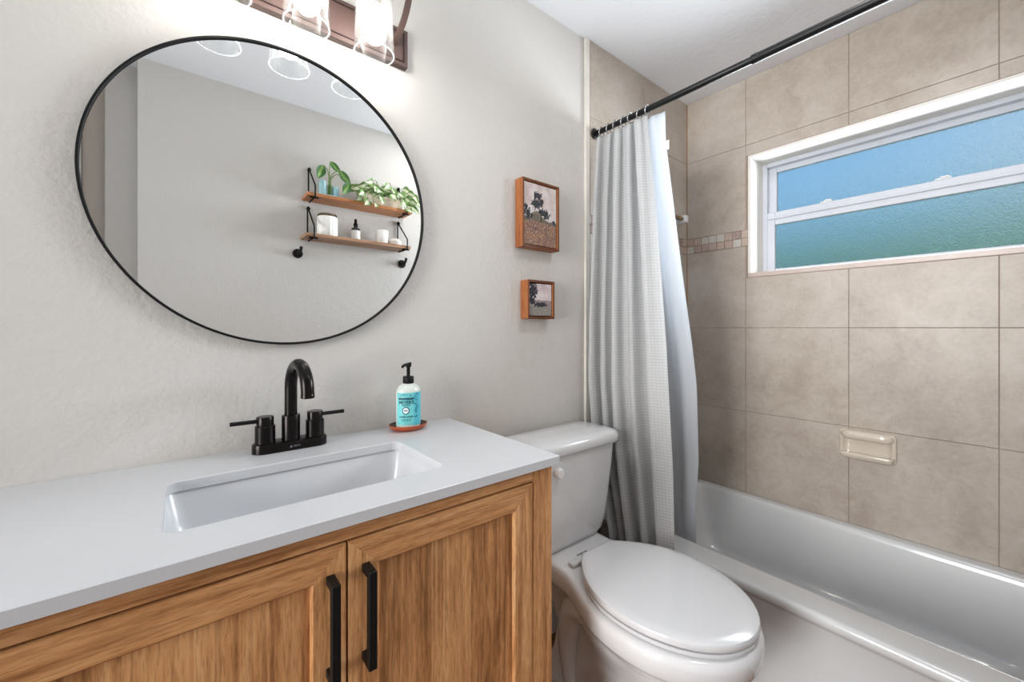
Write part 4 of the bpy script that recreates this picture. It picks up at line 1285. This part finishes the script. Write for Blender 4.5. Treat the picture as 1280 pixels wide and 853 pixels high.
def planter():
    x0, x1, y0, y1 = 0.842, 1.070, YS - 0.045, YS + 0.045
    t = thing('planter_box', 'whitewashed wooden planter box of variegated trailing leaves on the upper shelf', 'potted plant', ((x0 + x1) / 2, YS, UT))
    bm = nb(); z0, z1 = UT + 0.0003, UT + 0.062
    box(bm, x0, x1, y0, y0 + 0.008, z0, z1, 0.001, 1); box(bm, x0, x1, y1 - 0.008, y1, z0, z1, 0.001, 1)
    box(bm, x0, x0 + 0.008, y0 + 0.008, y1 - 0.008, z0, z1, 0.001, 1); box(bm, x1 - 0.008, x1, y0 + 0.008, y1 - 0.008, z0, z1, 0.001, 1)
    box(bm, x0 + 0.008, x1 - 0.008, y0 + 0.008, y1 - 0.008, z0, z0 + 0.008)
    obj('box', bm, M['box_wood'], t)
    obj('soil', bxo(x0 + 0.0085, x1 - 0.0085, y0 + 0.0085, y1 - 0.0085, z0 + 0.008, z1 - 0.008), M['soil'], t)
    rnd = random.Random(11)
    bl = nb(); uv = bl.loops.layers.uv.new('UVMap'); bs = nb()
    spots = []
    for k in range(40):
        sx = x0 + 0.02 + (x1 - x0 - 0.04) * rnd.random(); sy = y0 + 0.02 + 0.05 * rnd.random()
        a = rnd.uniform(0, 2 * pi); rad_ = rnd.uniform(0.02, 0.075)
        ex = sx + rad_ * cos(a) * 1.1; ey = min(YS + 0.10, max(YF + 0.02, sy + rad_ * sin(a))); ez = z1 + rnd.uniform(0.012, 0.078)
        spots.append(((sx, sy), (ex, ey, ez)))
    # trailing ones over the front edge and the two ends
    for ex, ez in ((0.820, 0.045), (0.812, 0.02), (0.845, 0.005), (0.875, -0.008), (0.905, 0.045), (0.915, 0.03), (1.08, 0.06), (1.10, 0.045), (1.115, 0.07), (1.11, 0.02), (1.085, 0.01), (1.075, -0.005), (1.13, 0.055), (1.09, 0.09), (1.12, 0.09), (1.06, 0.03)):
        spots.append(((min(max(ex, x0 + 0.02), x1 - 0.02), y1 - 0.02), (ex, y1 + rnd.uniform(0.012, 0.035), UT + ez + 0.012)))
    for (sx, sy), (ex, ey, ez) in spots:
        tube(bs, smooth_path([(sx, sy, z1 - 0.010), ((sx + ex) / 2, (sy + ey) / 2, max(ez, z1) + 0.016), (ex, ey, ez)], 3), 0.0014, 6)
        d = Vector((ex - sx, ey - sy, 0)); d = d.normalized() if d.length > 1e-4 else Vector((1, 0, 0))
        L = rnd.uniform(0.058, 0.080)
        tip = Vector((ex, ey, ez)) + Vector((d.x * L * 0.8 + rnd.uniform(-.012, .012), d.y * L * 0.4 + 0.008, -L * rnd.uniform(0.15, 0.75)))
        tip.y = max(tip.y, YF + 0.012)
        ax = tip - Vector((ex, ey, ez)); leaf(bl, uv, (ex, ey, ez), tip, rnd.uniform(0.021, 0.029), 0.12, ax.cross(Vector((rnd.uniform(-.5, .5), 1, rnd.uniform(-.9, 0.2)))))
    obj('stems', bs, M['stem'], t, smooth=60)
    obj('leaves', bl, M['leaf_var'], t)
planter()

def shelf_items():
    # white canister with a dark metal lid
    x = 0.638
    t = thing('canister', 'ribbed white canister with a dark metal lid on the lower shelf', 'canister', (x, YS, LT))
    bm = nb(); segs = 64; rings = []
    for h, k in ((0.0003, 0.95), (0.004, 1), (0.108, 1), (0.113, 0.95)):
        rings.append([(x + (0.054 * k + 0.0012 * cos(16 * 2 * pi * i / segs)) * cos(2 * pi * i / segs), YS + (0.054 * k + 0.0012 * cos(16 * 2 * pi * i / segs)) * sin(2 * pi * i / segs), LT + h) for i in range(segs)])
    loft(bm, rings); obj('jar', bm, M['candle'], t, smooth=50)
    bm = nb(); lathe(bm, [(0.049, 0.1132), (0.052, 0.116), (0.052, 0.124), (0.049, 0.128), (0.0, 0.129)], (x, YS, LT), 40)
    lathe(bm, [(0.010, 0.129), (0.008, 0.133), (0.0, 0.134)], (x, YS, LT), 16)
    obj('lid', bm, M['lid_metal'], t, smooth=40)
    # dropper bottle
    x = 0.797
    t = thing('dropper_bottle', 'small dropper bottle with a white label and black top on the lower shelf', 'bottle', (x, YS, LT))
    bm = nb(); lathe(bm, [(0.022, 0.0003), (0.025, 0.003), (0.025, 0.064), (0.022, 0.074), (0.011, 0.080), (0.0105, 0.086), (0.0, 0.086)], (x, YS, LT), 32)
    obj('bottle', bm, M['amber'], t, smooth=40)
    bm = nb(); lathe(bm, [(0.0252, 0.010), (0.0255, 0.010), (0.0255, 0.060), (0.0252, 0.060)], (x, YS, LT), 32)
    for f in [f for f in bm.faces if len(f.verts) > 10]: bm.faces.remove(f)
    obj('paper_label', bm, M['paper'], t, smooth=40)
    bm = nb(); lathe(bm, [(0.0125, 0.0862), (0.0128, 0.102), (0.0115, 0.104), (0.0085, 0.105), (0.0085, 0.125), (0.006, 0.130), (0.0, 0.131)], (x, YS, LT), 24)
    obj('dropper_cap', bm, M['matte_black'], t, smooth=40)
    # cup candle
    x = 0.957
    t = thing('candle_cup', 'plain white candle cup on the lower shelf beside the soap mound', 'candle', (x, YS, LT))
    bm = nb(); lathe(bm, [(0.0, 0.0003), (0.034, 0.0003), (0.037, 0.004), (0.0375, 0.082), (0.0365, 0.084), (0.0345, 0.083), (0.034, 0.070)], (x, YS, LT), 36)
    for f in [f for f in bm.faces if len(f.verts) > 10 and f.calc_center_median().z > LT + 0.05]: bm.faces.remove(f)
    obj('cup', bm, M['candle'], t, smooth=40)
    bm = nb(); lathe(bm, [(0.0, 0.068), (0.034, 0.068), (0.034, 0.072), (0.0, 0.072)], (x, YS, LT), 32); tube(bm, [(x, YS, LT + 0.071), (x + 0.001, YS, LT + 0.080)], 0.0012, 6)
    obj('wax', bm, M['wax'], t, smooth=40)
    # shallow bowl heaped with cream cotton pads
    x = 1.035
    t = thing('shallow_bowl', 'low white bowl with a rounded cream top at the right end of the shelf', 'bowl', (x, YS + 0.005, LT))
    bm = nb(); lathe(bm, [(0.0, 0.0003), (0.028, 0.0003), (0.040, 0.012), (0.043, 0.026), (0.041, 0.026), (0.037, 0.014), (0.0, 0.006)], (x, YS + 0.005, LT), 36)
    obj('bowl', bm, M['candle'], t, smooth=40)
    bm = nb(); lathe(bm, [(0.0, 0.0065), (0.030, 0.015), (0.038, 0.024), (0.034, 0.036), (0.022, 0.044), (0.0, 0.047)], (x, YS + 0.005, LT), 32)
    obj('soap_mound', bm, M['wax'], t, smooth=60)
shelf_items()

def hook(x, z, label):
    t = thing('robe_hook', label, 'hook', (x, YF, z), 'round black robe hooks under the shelves')
    bm = nb(); lathe(bm, [(0.0, 0.0005), (0.026, 0.0005), (0.026, 0.008), (0.024, 0.010), (0.0, 0.010)], (x, YF, z), 32, axis='Y')
    obj('rosette', bm, M['matte_black'], t, smooth=40)
    bm = nb(); tube(bm, smooth_path([(x, YF + 0.009, z), (x, YF + 0.034, z - 0.001), (x + 0.006, YF + 0.048, z + 0.012), (x + 0.010, YF + 0.052, z + 0.034)], 5), 0.0085, 14)
    obj('prong', bm, M['matte_black'], t, smooth=60)
hook(0.499, 1.590, 'black robe hook under the left end of the shelves')
hook(1.118, 1.592, 'black robe hook under the right end of the shelves')
